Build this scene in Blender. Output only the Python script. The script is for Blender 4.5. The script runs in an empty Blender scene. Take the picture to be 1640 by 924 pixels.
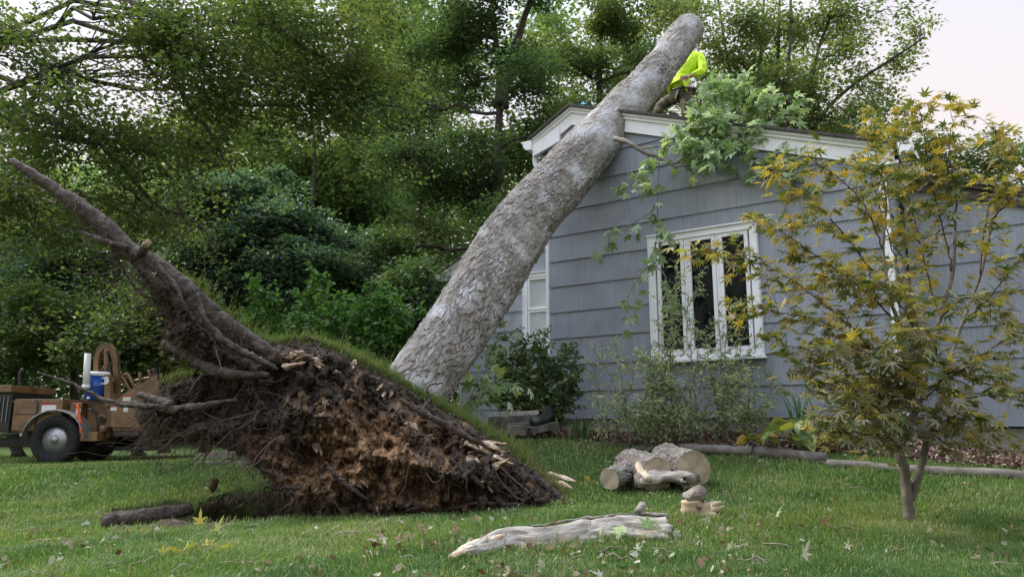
import bpy, bmesh, math, random
import numpy as np
from math import radians as R, sin, cos, pi
from mathutils import Vector, Matrix
random.seed(7); rng = np.random.default_rng(11)

# ------------------------------------------------------------------ camera, world, sun, exposure
F = 1200.0; PITCH = math.atan(223/F); EYE = 0.80
sc = bpy.context.scene
col = sc.collection
cam = bpy.data.cameras.new("camera"); camo = bpy.data.objects.new("camera", cam); col.objects.link(camo)
cam.sensor_width = 36; cam.lens = 36*F/1640; cam.clip_end = 2000; cam.clip_start = 0.05
camo.location = (0, 0, EYE); camo.rotation_euler = (pi/2+PITCH, 0, 0); sc.camera = camo
SUN_EL, SUN_ROT = 46, -62
w = bpy.data.worlds.new("World"); sc.world = w; w.use_nodes = True
nt = w.node_tree; bg = nt.nodes['Background']
sky = nt.nodes.new('ShaderNodeTexSky'); sky.sky_type = 'NISHITA'; sky.sun_disc = False
sky.sun_elevation = R(SUN_EL); sky.sun_rotation = R(SUN_ROT); sky.air_density = 1.0; sky.dust_density = 1.5; sky.ozone_density = 1.0
# thick dim cloud towards the horizon, thinner overhead but brightened as added fill light
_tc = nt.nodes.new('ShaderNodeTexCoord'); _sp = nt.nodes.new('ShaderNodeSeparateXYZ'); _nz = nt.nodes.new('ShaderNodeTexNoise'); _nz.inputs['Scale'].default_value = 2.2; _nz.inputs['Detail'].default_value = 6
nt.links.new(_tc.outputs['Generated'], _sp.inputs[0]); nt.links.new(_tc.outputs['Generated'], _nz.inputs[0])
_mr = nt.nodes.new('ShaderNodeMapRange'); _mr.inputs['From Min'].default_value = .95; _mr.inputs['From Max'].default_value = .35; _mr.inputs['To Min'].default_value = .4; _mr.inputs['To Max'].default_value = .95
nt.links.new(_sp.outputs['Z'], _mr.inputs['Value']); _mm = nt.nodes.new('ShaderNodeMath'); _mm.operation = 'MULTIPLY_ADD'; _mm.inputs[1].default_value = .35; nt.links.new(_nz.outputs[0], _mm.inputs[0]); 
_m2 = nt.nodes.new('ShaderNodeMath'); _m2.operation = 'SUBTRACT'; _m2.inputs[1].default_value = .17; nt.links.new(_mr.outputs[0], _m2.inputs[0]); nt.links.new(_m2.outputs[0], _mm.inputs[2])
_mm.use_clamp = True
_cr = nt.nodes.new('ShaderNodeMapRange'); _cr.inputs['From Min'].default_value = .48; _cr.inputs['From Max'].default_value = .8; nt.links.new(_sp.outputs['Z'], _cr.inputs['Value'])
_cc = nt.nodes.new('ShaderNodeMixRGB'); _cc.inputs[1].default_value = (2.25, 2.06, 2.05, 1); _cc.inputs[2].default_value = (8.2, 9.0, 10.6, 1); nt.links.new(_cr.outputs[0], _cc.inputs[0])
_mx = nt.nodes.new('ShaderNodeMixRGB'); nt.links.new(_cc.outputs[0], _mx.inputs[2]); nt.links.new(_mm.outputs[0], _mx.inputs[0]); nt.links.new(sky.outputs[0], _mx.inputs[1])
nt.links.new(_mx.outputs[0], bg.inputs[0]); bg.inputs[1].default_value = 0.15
sl = bpy.data.lights.new("sun", 'SUN'); sl.energy = 1.5; sl.angle = R(11); sl.color = (1, .95, .87)
slo = bpy.data.objects.new("sun", sl); col.objects.link(slo)
sdir = Vector((sin(R(SUN_ROT))*cos(R(SUN_EL)), cos(R(SUN_ROT))*cos(R(SUN_EL)), sin(R(SUN_EL))))
slo.rotation_euler = sdir.to_track_quat('Z', 'Y').to_euler()
sc.view_settings.view_transform = 'Standard'; sc.view_settings.look = 'None'
sc.view_settings.exposure = 1.55; sc.view_settings.gamma = 1; sc.view_settings.use_curve_mapping = False

# ------------------------------------------------------------------ layout helpers
CP, SP = cos(PITCH), sin(PITCH)
def P(px, py, Y):
    u = (px-820)/F; v = (462-py)/F
    d = (u, CP-v*SP, SP+v*CP)
    return Vector((d[0]/d[1]*Y, Y, EYE+d[2]/d[1]*Y))
def Pn(px, py, Y):
    px = np.asarray(px, float); py = np.asarray(py, float)
    u = (px-820)/F; v = (462-py)/F; dy = CP-v*SP
    return np.stack([u/dy*Y, Y+0*px, EYE+(SP+v*CP)/dy*Y], -1)

def hsh(ix, iy, iz, s):
    h = (ix.astype(np.int64)*374761393 + iy.astype(np.int64)*668265263 + iz.astype(np.int64)*2147483647 + s*974711) & 0xffffffff
    h = ((h ^ (h >> 13))*1274126177) & 0xffffffff
    h = ((h ^ (h >> 16))*2246822519) & 0xffffffff
    return ((h ^ (h >> 15)) & 0xffffff)/float(0xffffff)
def vnoise(p, s=0):
    i = np.floor(p).astype(np.int64); f = p-i; f = f*f*(3-2*f); o = 0
    for a in (0, 1):
        for b in (0, 1):
            for c in (0, 1):
                ww = (f[..., 0] if a else 1-f[..., 0])*(f[..., 1] if b else 1-f[..., 1])*(f[..., 2] if c else 1-f[..., 2])
                o = o+ww*hsh(i[..., 0]+a, i[..., 1]+b, i[..., 2]+c, s)
    return o*2-1
def fbm(p, o=4, s=0, g=.5):
    r = 0; a = 1; p = np.asarray(p, float)
    for k in range(o):
        r = r+a*vnoise(p, s+k*7); p = p*2.03+11.3; a *= g
    return r
def voro(p, s=0):
    i = np.floor(p).astype(np.int64); n = p.shape[0]
    f1 = np.full(n, 9.); f2 = np.full(n, 9.); cid = np.zeros(n); dv = np.zeros((n, 3))
    for a in (-1, 0, 1):
        for b in (-1, 0, 1):
            for c in (-1, 0, 1):
                x, y, z = i[:, 0]+a, i[:, 1]+b, i[:, 2]+c
                q = np.stack([x+hsh(x, y, z, s), y+hsh(x, y, z, s+1), z+hsh(x, y, z, s+2)], -1)
                d = p-q; dd = np.sqrt((d**2).sum(1)); m = dd < f1
                f2 = np.where(m, f1, np.minimum(f2, dd)); f1 = np.where(m, dd, f1)
                cid = np.where(m, hsh(x, y, z, s+3), cid); dv[m] = d[m]
    return f1, f2, cid, dv
def sst(x, a, b):
    t = np.clip((x-a)/(b-a), 0, 1); return t*t*(3-2*t)

# terrain: heights relative to the eye from a few surveyed points
ctl = [(820, 924, 4.0, None), (0, 924, 4.0, None), (1640, 924, 4., None)]
pts_g = []
for (px, py, Y) in [(820,922,4.0),(100,922,4.0),(1500,922,4.0),(700,838,6.35),(400,838,6.4),(150,850,6.2),(140,742,12.8),(330,742,11.5),(0,742,12.8),
                    (1455,838,5.2),(1600,850,5.2),(1125,828,6.0),(1060,783,6.9),(1100,780,6.9),(1085,722,8.0),(1300,735,7.35),(1500,752,6.8),(1640,765,6.5),
                    (900,722,8.9),(1100,682,8.9),(1300,684,8.2),(900,684,9.7),(1440,690,7.7),(850,697,8.4),(790,697,8.5),(800,684,10.5),(700,700,11.5),(600,715,12.5)]:
    q = P(px, py, Y); pts_g.append((q.x, q.y, q.z))
pts_g = np.array(pts_g)
WX, WY = 2.89, 8.4
def ground(x, y, crater=True):
    x = np.asarray(x, float); y = np.asarray(y, float)
    num = 0.012*0.12; den = 0.012
    for (a, b, c) in pts_g:
        ww = np.exp(-((x-a)**2+(y-b)**2)/(2*.75**2))+.03*np.exp(-((x-a)**2+(y-b)**2)/(2*2.5**2))
        num = num+ww*c; den = den+ww
    z = num/den
    p = np.stack([x, y, 0*x], -1)
    z = z+.012*vnoise(p*1.3, 3)+.006*vnoise(p*5, 5)
    if crater:
        z = z-.5*crat(x, y)
    return z
def crat(x, y):
    p = np.stack([x, y, 0*x], -1)
    e = np.sqrt(((x+1.55)/2.1)**2+((y-7.12-.06*(x+1.5))/.80)**2)+.12*vnoise(p*3, 9)+.05*vnoise(p*11, 19)
    return 1-sst(e, .80, .98)
def G(px, py):
    Y = 2.5; q = P(px, py, Y)
    while Y < 40:
        q = P(px, py, Y)
        if q.z <= float(ground(q.x, q.y, False)): break
        Y += .02
    return q

# ------------------------------------------------------------------ materials
def newmat(name):
    m = bpy.data.materials.new(name); m.use_nodes = True
    n = m.node_tree.nodes; return m, n, m.node_tree.links, n['Principled BSDF']
def ramp(n, stops):
    r = n.new('ShaderNodeValToRGB'); e = r.color_ramp.elements
    while len(e) < len(stops): e.new(.5)
    for k, (p, c) in enumerate(stops):
        e[k].position = p; e[k].color = (*c, 1)
    return r
def nmat(name, cols, scale=6, rough=.8, bump=.3, bscale=None, detail=8, stretch=(1, 1, 1), spec=.3, dist=.02, metallic=0, attr=None):
    m, n, l, b = newmat(name)
    tc = n.new('ShaderNodeTexCoord'); mp = n.new('ShaderNodeMapping'); mp.inputs['Scale'].default_value = stretch
    if attr:
        at = n.new('ShaderNodeAttribute'); at.attribute_name = attr; l.new(at.outputs['Vector'], mp.inputs[0])
    else: l.new(tc.outputs['Object'], mp.inputs[0])
    t = n.new('ShaderNodeTexNoise'); t.inputs['Scale'].default_value = scale; t.inputs['Detail'].default_value = detail; t.inputs['Roughness'].default_value = .62
    l.new(mp.outputs[0], t.inputs[0])
    k = len(cols); r = ramp(n, [(.3+.4*i/max(k-1, 1), c) for i, c in enumerate(cols)])
    l.new(t.outputs[0], r.inputs[0]); l.new(r.outputs[0], b.inputs['Base Color'])
    b.inputs['Roughness'].default_value = rough; b.inputs['Specular IOR Level'].default_value = spec; b.inputs['Metallic'].default_value = metallic
    if bump:
        t2 = n.new('ShaderNodeTexNoise'); t2.inputs['Scale'].default_value = bscale or scale*4; t2.inputs['Detail'].default_value = 6
        l.new(mp.outputs[0], t2.inputs[0]); bp = n.new('ShaderNodeBump'); bp.inputs['Strength'].default_value = bump; bp.inputs['Distance'].default_value = dist
        l.new(t2.outputs[0], bp.inputs['Height']); l.new(bp.outputs[0], b.inputs['Normal'])
    return m
def leafmat(name, stops, trans=.3, rough=.5, spec=.4, tint=(1.0, 1.1, .5)):
    m, n, l, b = newmat(name)
    at = n.new('ShaderNodeAttribute'); at.attribute_name = 'v'
    k = len(stops); r = ramp(n, [(i/max(k-1, 1), c) for i, c in enumerate(stops)]); l.new(at.outputs['Fac'], r.inputs[0])
    l.new(r.outputs[0], b.inputs['Base Color']); b.inputs['Roughness'].default_value = rough; b.inputs['Specular IOR Level'].default_value = spec
    if trans > 0:
        tr = n.new('ShaderNodeBsdfTranslucent'); mx = n.new('ShaderNodeMixShader'); mx.inputs[0].default_value = trans
        ml = n.new('ShaderNodeVectorMath'); ml.operation = 'MULTIPLY'; ml.inputs[1].default_value = tuple(1.5*t for t in tint)
        l.new(r.outputs[0], ml.inputs[0]); l.new(ml.outputs[0], tr.inputs[0])
        l.new(b.outputs[0], mx.inputs[1]); l.new(tr.outputs[0], mx.inputs[2])
        l.new(mx.outputs[0], n['Material Output'].inputs[0])
    return m
def flat(name, c, rough=.5, metallic=0, spec=.5):
    return nmat(name, [tuple(x*.8 for x in c), c, tuple(min(1, x*1.12) for x in c)], 9, rough, .08, spec=spec, metallic=metallic)

M = {}
M['oakleaf'] = leafmat('oak_leaf', [(.05, .078, .034), (.075, .105, .042), (.10, .135, .048), (.15, .15, .055)], .5)
M['hollyleaf'] = leafmat('holly_leaf', [(.035, .068, .036), (.055, .093, .046), (.08, .12, .055), (.13, .155, .06)], .42, .38, .5)
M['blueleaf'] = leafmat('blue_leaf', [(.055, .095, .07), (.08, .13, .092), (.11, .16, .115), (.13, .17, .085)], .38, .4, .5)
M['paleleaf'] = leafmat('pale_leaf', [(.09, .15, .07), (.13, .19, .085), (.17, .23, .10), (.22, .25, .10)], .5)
M['midleaf'] = leafmat('mid_leaf', [(.06, .088, .042), (.085, .12, .05), (.12, .155, .062), (.17, .18, .07)], .5)
M['bushleaf'] = leafmat('bush_leaf', [(.04, .10, .028), (.065, .15, .036), (.095, .19, .045), (.15, .23, .07)], .4, .35, .5)
M['silverleaf'] = leafmat('silver_maple_leaf', [(.09, .15, .055), (.18, .26, .10), (.28, .37, .22), (.38, .45, .34), (.40, .46, .15)], .4, .5, .3, (1, 1.05, .7))
M['japleaf'] = leafmat('japanese_maple_leaf', [(.08, .12, .04), (.16, .19, .065), (.29, .265, .21), (.25, .235, .16), (.35, .33, .085), (.43, .31, .075)], .3, .55, .3, (1.1, 1., .35))
M['willowleaf'] = leafmat('willow_leaf', [(.13, .20, .11), (.23, .30, .17), (.36, .40, .22), (.50, .52, .25)], .35, .5, .3, (1, 1.05, .6))
M['shrubleaf'] = leafmat('shrub_leaf', [(.045, .09, .045), (.07, .13, .06), (.11, .17, .065), (.22, .24, .09)], .3, .4, .5)
M['hosta'] = leafmat('hosta_leaf', [(.09, .16, .05), (.16, .22, .08), (.32, .32, .07), (.40, .30, .06), (.34, .17, .05)], .25, .45, .4)
M['grass'] = leafmat('grass_blade', [(.05, .105, .032), (.08, .15, .045), (.12, .19, .06), (.18, .23, .09), (.34, .32, .19)], .35, .5, .25, (1, 1.1, .4))
M['turf'] = leafmat('turf_blade', [(.05, .10, .022), (.10, .15, .035), (.17, .17, .07), (.20, .15, .09)], .3, .6, .2)
M['chip'] = leafmat('mulch_chip', [(.06, .04, .03), (.14, .085, .06), (.22, .15, .11), (.34, .28, .22)], 0, .9, .2)
M['litter'] = leafmat('dead_leaf', [(.10, .055, .028), (.20, .13, .08), (.30, .25, .18), (.38, .38, .30), (.15, .2, .07)], .1, .7, .2)
M['root'] = nmat('root_bark', [(.020, .014, .010), (.05, .036, .027), (.10, .075, .057)], 13, .9, 1., 40, dist=.03)
M['armroot'] = nmat('arm_root_bark', [(.022, .016, .012), (.058, .044, .036), (.12, .098, .084)], 11, .85, 1., 28, dist=.035)
M['rootlet'] = leafmat('rootlet', [(.028, .018, .012), (.06, .04, .028), (.12, .085, .06), (.2, .16, .12)], 0, .9, .15)
M['limb'] = nmat('limb_bark', [(.03, .026, .02), (.06, .052, .042), (.1, .09, .072)], 8, .9, .5, 30)
M['greylimb'] = nmat('grey_limb_bark', [(.09, .075, .06), (.16, .14, .115), (.23, .2, .17)], 8, .85, .5, 40, dist=.01)
M['twig'] = nmat('twig_bark', [(.05, .03, .025), (.09, .055, .04)], 10, .7, 0)
M['wood'] = nmat('fresh_wood', [(.40, .30, .19), (.55, .44, .30), (.66, .56, .42)], 3, .7, .3, 20, stretch=(1, 1, 1))
M['rawroot'] = nmat('raw_root_wood', [(.06, .036, .02), (.18, .115, .065), (.34, .26, .18), (.54, .47, .38)], 20, .75, .6, 60, dist=.01)
M['splitwood'] = nmat('split_wood', [(.17, .15, .125), (.30, .27, .23), (.42, .385, .335)], 2.5, .7, .5, 14, stretch=(1, 9, 9), attr='bc')
M['white'] = nmat('white_paint', [(.70, .71, .72), (.78, .79, .80), (.82, .83, .84)], 3, .45, .05)
M['shingle'] = nmat('roof_shingle', [(.035, .032, .03), (.07, .063, .058), (.1, .09, .085)], 30, .95, .5)
M['concrete'] = nmat('foundation', [(.2, .19, .17), (.3, .29, .27)], 8, .9, .3)
M['timber'] = nmat('weathered_timber', [(.07, .06, .05), (.14, .125, .105), (.21, .19, .165)], 7, .85, .5, 30, stretch=(1, 1, 1))
M['darktimber'] = nmat('dark_timber', [(.035, .033, .03), (.08, .074, .066), (.16, .14, .12)], 6, .85, .5, 30)

def sidingmat():
    m, n, l, b = newmat('painted_striated_siding')
    at = n.new('ShaderNodeAttribute'); at.attribute_name = 'bc'
    t = n.new('ShaderNodeTexNoise'); t.inputs['Scale'].default_value = 1.0; t.inputs['Detail'].default_value = 7; t.inputs['Roughness'].default_value = .7
    mp = n.new('ShaderNodeMapping'); mp.inputs['Scale'].default_value = (70, 70, 1.6); l.new(at.outputs['Vector'], mp.inputs[0]); l.new(mp.outputs[0], t.inputs[0])
    t2 = n.new('ShaderNodeTexNoise'); t2.inputs['Scale'].default_value = 2.2; t2.inputs['Detail'].default_value = 5; l.new(at.outputs['Vector'], t2.inputs[0])
    r = ramp(n, [(.32, (.205, .228, .26)), (.5, (.26, .285, .322)), (.68, (.30, .325, .362))]); l.new(t.outputs[0], r.inputs[0])
    r2 = ramp(n, [(.3, (.74, .74, .735)), (.62, (1.05, 1.05, 1.05))]); l.new(t2.outputs[0], r2.inputs[0])
    mm = n.new('ShaderNodeMixRGB'); mm.blend_type = 'MULTIPLY'; mm.inputs[0].default_value = .8
    l.new(r.outputs[0], mm.inputs[1]); l.new(r2.outputs[0], mm.inputs[2]); l.new(mm.outputs[0], b.inputs['Base Color'])
    bp = n.new('ShaderNodeBump'); bp.inputs['Strength'].default_value = .8; bp.inputs['Distance'].default_value = .006; l.new(t.outputs[0], bp.inputs['Height']); l.new(bp.outputs[0], b.inputs['Normal'])
    b.inputs['Roughness'].default_value = .6; b.inputs['Specular IOR Level'].default_value = .35
    return m
M['siding'] = sidingmat()

def barkmat():
    m, n, l, b = newmat('shaggy_bark')
    at = n.new('ShaderNodeAttribute'); at.attribute_name = 'bc'; cd = n.new('ShaderNodeAttribute'); cd.attribute_name = 'v'
    gp = n.new('ShaderNodeAttribute'); gp.attribute_name = 'gap'
    t = n.new('ShaderNodeTexNoise'); t.inputs['Scale'].default_value = 9; t.inputs['Detail'].default_value = 9; t.inputs['Roughness'].default_value = .7; l.new(at.outputs['Vector'], t.inputs[0])
    big = n.new('ShaderNodeTexNoise'); big.inputs['Scale'].default_value = 2.6; big.inputs['Detail'].default_value = 4; l.new(at.outputs['Vector'], big.inputs[0])
    r = ramp(n, [(.28, (.115, .102, .085)), (.47, (.25, .235, .212)), (.70, (.39, .375, .35))]); l.new(t.outputs[0], r.inputs[0])
    r2 = ramp(n, [(0, (.60, .57, .53)), (.5, (.95, .94, .93)), (1, (1.2, 1.22, 1.25))]); l.new(cd.outputs['Fac'], r2.inputs[0])
    mm = n.new('ShaderNodeMixRGB'); mm.blend_type = 'MULTIPLY'; mm.inputs[0].default_value = 1; l.new(r.outputs[0], mm.inputs[1]); l.new(r2.outputs[0], mm.inputs[2])
    r3 = ramp(n, [(.50, (0, 0, 0)), (.66, (.8, .8, .8))]); l.new(big.outputs[0], r3.inputs[0])
    m2 = n.new('ShaderNodeMixRGB'); l.new(r3.outputs[0], m2.inputs[0]); l.new(mm.outputs[0], m2.inputs[1]); m2.inputs[2].default_value = (.50, .50, .515, 1)
    m3 = n.new('ShaderNodeMixRGB'); l.new(gp.outputs['Fac'], m3.inputs[0]); l.new(m2.outputs[0], m3.inputs[1]); m3.inputs[2].default_value = (.10, .078, .06, 1)
    l.new(m3.outputs[0], b.inputs['Base Color']); b.inputs['Roughness'].default_value = .9; b.inputs['Specular IOR Level'].default_value = .2
    mp = n.new('ShaderNodeMapping'); mp.inputs['Scale'].default_value = (26, 26, 12); l.new(at.outputs['Vector'], mp.inputs[0])
    t4 = n.new('ShaderNodeTexNoise'); t4.inputs['Scale'].default_value = 1; t4.inputs['Detail'].default_value = 8; l.new(mp.outputs[0], t4.inputs[0])
    bp = n.new('ShaderNodeBump'); bp.inputs['Strength'].default_value = .9; bp.inputs['Distance'].default_value = .02; l.new(t4.outputs[0], bp.inputs['Height']); l.new(bp.outputs[0], b.inputs['Normal'])
    return m
M['bark'] = barkmat()

def soilmat():
    m, n, l, b = newmat('root_plate_soil')
    tc = n.new('ShaderNodeTexCoord'); cl = n.new('ShaderNodeAttribute'); cl.attribute_name = 'v'
    t = n.new('ShaderNodeTexNoise'); t.inputs['Scale'].default_value = 11; t.inputs['Detail'].default_value = 10; t.inputs['Roughness'].default_value = .72; l.new(tc.outputs['Object'], t.inputs[0])
    dk = ramp(n, [(.32, (.012, .009, .007)), (.52, (.042, .033, .025)), (.70, (.105, .084, .066))]); l.new(t.outputs[0], dk.inputs[0])
    cy = ramp(n, [(.30, (.06, .035, .016)), (.50, (.175, .10, .048)), (.70, (.30, .20, .115))]); l.new(t.outputs[0], cy.inputs[0])
    mx = n.new('ShaderNodeMixRGB'); l.new(cl.outputs['Fac'], mx.inputs[0]); l.new(dk.outputs[0], mx.inputs[1]); l.new(cy.outputs[0], mx.inputs[2]); l.new(mx.outputs[0], b.inputs['Base Color'])
    b.inputs['Roughness'].default_value = .95; b.inputs['Specular IOR Level'].default_value = .15
    t4 = n.new('ShaderNodeTexNoise'); t4.inputs['Scale'].default_value = 45; t4.inputs['Detail'].default_value = 8; l.new(tc.outputs['Object'], t4.inputs[0])
    bp = n.new('ShaderNodeBump'); bp.inputs['Strength'].default_value = 1; bp.inputs['Distance'].default_value = .03; l.new(t4.outputs[0], bp.inputs['Height']); l.new(bp.outputs[0], b.inputs['Normal'])
    return m
M['soil'] = soilmat()

def groundmat():
    m, n, l, b = newmat('lawn_ground')
    tc = n.new('ShaderNodeTexCoord'); cl = n.new('ShaderNodeAttribute'); cl.attribute_name = 'v'
    t = n.new('ShaderNodeTexNoise'); t.inputs['Scale'].default_value = 14; t.inputs['Detail'].default_value = 10; t.inputs['Roughness'].default_value = .7; l.new(tc.outputs['Object'], t.inputs[0])
    gr = ramp(n, [(.35, (.028, .055, .014)), (.5, (.05, .09, .022)), (.68, (.10, .12, .04))]); l.new(t.outputs[0], gr.inputs[0])
    dt = ramp(n, [(.35, (.022, .016, .012)), (.5, (.06, .044, .032)), (.68, (.15, .11, .08))]); l.new(t.outputs[0], dt.inputs[0])
    mx = n.new('ShaderNodeMixRGB'); l.new(cl.outputs['Fac'], mx.inputs[0]); l.new(gr.outputs[0], mx.inputs[1]); l.new(dt.outputs[0], mx.inputs[2]); l.new(mx.outputs[0], b.inputs['Base Color'])
    b.inputs['Roughness'].default_value = .95; b.inputs['Specular IOR Level'].default_value = .1
    bp = n.new('ShaderNodeBump'); bp.inputs['Strength'].default_value = .8; bp.inputs['Distance'].default_value = .02; l.new(t.outputs[0], bp.inputs['Height']); l.new(bp.outputs[0], b.inputs['Normal'])
    return m
M['ground'] = groundmat()

# ------------------------------------------------------------------ mesh helpers
def tagp(o, label=None, cat=None, group=None, kind=None):
    if label: o['label'] = label
    if cat: o['category'] = cat
    if group: o['group'] = group
    if kind: o['kind'] = kind
    return o
def empty(name, loc=(0, 0, 0), **k):
    o = bpy.data.objects.new(name, None); col.objects.link(o); o.location = loc; o.empty_display_size = .1
    return tagp(o, **k)
def link(name, me, parent=None, **k):
    o = bpy.data.objects.new(name, me); col.objects.link(o)
    if parent is not None:
        o.parent = parent
        mw = Matrix.Translation(parent_loc(parent)); o.matrix_parent_inverse = mw.inverted()
    return tagp(o, **k)
def parent_loc(p):
    v = Vector(p.location)
    q = p.parent
    if q is not None and p.type != 'EMPTY': return Vector((0, 0, 0)) + parent_world(p)
    return v
def parent_world(p):
    # meshes are modelled in world space: their world matrix is the identity
    return Vector((0, 0, 0))
def mesh_np(name, V, Fs, mat, parent=None, smooth=True, v=None, bc=None, gap=None, **k):
    V = np.asarray(V, np.float32)
    if not isinstance(Fs, list): Fs = [Fs]
    Fs = [np.asarray(f, np.int32) for f in Fs if len(f)]
    me = bpy.data.meshes.new(name)
    me.vertices.add(len(V)); me.vertices.foreach_set('co', V.ravel())
    nl = sum(f.size for f in Fs); npol = sum(len(f) for f in Fs)
    me.loops.add(nl); me.polygons.add(npol)
    me.loops.foreach_set('vertex_index', np.concatenate([f.ravel() for f in Fs]))
    tot = np.concatenate([np.full(len(f), f.shape[1], np.int32) for f in Fs]); st = np.zeros(npol, np.int32); st[1:] = np.cumsum(tot)[:-1]
    me.polygons.foreach_set('loop_start', st); me.polygons.foreach_set('loop_total', tot)
    me.polygons.foreach_set('use_smooth', np.full(npol, smooth, bool))
    me.update(calc_edges=True)
    for nm, a in (('v', v), ('gap', gap)):
        if a is not None:
            at = me.attributes.new(nm, 'FLOAT', 'POINT'); at.data.foreach_set('value', np.asarray(a, np.float32))
    if bc is not None:
        at = me.attributes.new('bc', 'FLOAT_VECTOR', 'POINT'); at.data.foreach_set('vector', np.asarray(bc, np.float32).ravel())
    mats = mat if isinstance(mat, (list, tuple)) else [mat]
    for q in mats: me.materials.append(q)
    return link(name, me, parent, **k)

class T:      # collects tubes / boxes / polys with numpy
    def __init__(s): s.V = []; s.Q = []; s.Tr = []; s.n = 0; s.v = []; s.b = []
    def add(s, V, Q=None, Tr=None, v=.5, bc=None):
        V = np.asarray(V, float)
        if Q is not None and len(Q): s.Q.append(np.asarray(Q, int)+s.n)
        if Tr is not None and len(Tr): s.Tr.append(np.asarray(Tr, int)+s.n)
        s.V.append(V); s.v.append(np.full(len(V), v) if np.isscalar(v) else v); s.b.append(V if bc is None else bc); s.n += len(V)
    def tube(s, pts, rad, n=6, v=.5, cap=True, rough=0, seed=0):
        p = np.array([tuple(q) for q in pts], float); m = len(p)
        r = np.full(m, rad, float) if np.isscalar(rad) else np.asarray(rad, float)
        t = np.gradient(p, axis=0); t /= np.linalg.norm(t, axis=1)[:, None]+1e-9
        a = np.array([0, 0, 1.]) if abs(t[0, 2]) < .9 else np.array([1., 0, 0])
        us = []
        for k in range(m):
            a = a-t[k]*a.dot(t[k]); a /= np.linalg.norm(a)+1e-9; us.append(a.copy())
        us = np.array(us); ws = np.cross(t, us)
        an = np.arange(n)*2*pi/n
        rr = r[:, None]*np.ones(n)
        if rough: rr = rr*(1+rough*vnoise(np.stack([np.cos(an)[None]*1.5+0*rr, np.sin(an)[None]*1.5+0*rr, np.cumsum(np.r_[0, np.linalg.norm(np.diff(p, axis=0), axis=1)])[:, None]/(r.mean()*1.6)+0*rr+seed], -1), seed))
        V = p[:, None]+rr[..., None]*(np.cos(an)[None, :, None]*us[:, None]+np.sin(an)[None, :, None]*ws[:, None])
        sl = np.cumsum(np.r_[0, np.linalg.norm(np.diff(p, axis=0), axis=1)])
        bc = np.stack([sl[:, None]+0*rr, np.cos(an)[None]*rr, np.sin(an)[None]*rr], -1)
        i = np.arange(m-1)[:, None]*n; j = np.arange(n)[None]; j2 = (j+1) % n
        Q = np.stack([i+j, i+j2, i+n+j2, i+n+j], -1).reshape(-1, 4)
        V = V.reshape(-1, 3); bc = bc.reshape(-1, 3); Tr = None
        if cap:
            V = np.vstack([V, p[0], p[-1]]); bc = np.vstack([bc, [0, 0, 0], [sl[-1], 0, 0]]); c0 = m*n; jj = np.arange(n)
            Tr = np.vstack([np.stack([np.full(n, c0), (jj+1) % n, jj], -1), np.stack([np.full(n, c0+1), (m-1)*n+jj, (m-1)*n+(jj+1) % n], -1)])
        s.add(V, Q, Tr, v, bc)
    def box(s, c, size, ax=None, v=.5):
        c = np.array(tuple(c), float); h = np.array(size, float)/2
        A = np.eye(3) if ax is None else np.array(ax, float)
        V = np.array([[x, y, z] for x in (-1, 1) for y in (-1, 1) for z in (-1, 1)], float)*h
        s.add(c+V@A, [[0, 1, 3, 2], [4, 6, 7, 5], [0, 4, 5, 1], [2, 3, 7, 6], [0, 2, 6, 4], [1, 5, 7, 3]], v=v, bc=V)
    def prism(s, poly, d, v=.5):      # poly: 3-D points (planar), d: extrusion vector
        p = np.array([tuple(q) for q in poly], float); n = len(p); d = np.array(tuple(d), float); V = np.vstack([p, p+d])
        j = np.arange(n); j2 = (j+1) % n
        s.add(V, np.stack([j, j2, j2+n, j+n], -1), None, v)
        k = s.n-2*n
        s.caps = getattr(s, 'caps', []); s.caps += [list(range(k+n-1, k-1, -1)), list(range(k+n, k+2*n))]
    def build(s, name, mat, parent=None, smooth=False, bevel=0, **k):
        V = np.vstack(s.V); Fs = []
        if s.Q: Fs.append(np.vstack(s.Q))
        if s.Tr: Fs.append(np.vstack(s.Tr))
        for c in getattr(s, 'caps', []): Fs.append(np.array([c]))
        o = mesh_np(name, V, Fs, mat, parent, smooth, v=np.concatenate(s.v), bc=np.vstack(s.b), **k)
        if bevel:
            bm = bmesh.new(); bm.from_mesh(o.data); bmesh.ops.remove_doubles(bm, verts=bm.verts, dist=1e-5)
            bmesh.ops.bevel(bm, geom=[e for e in bm.edges if len(e.link_faces) == 2 and e.calc_face_angle() > .6], offset=bevel, segments=2, affect='EDGES', profile=.6)
            bm.to_mesh(o.data); bm.free()
        return o

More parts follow.
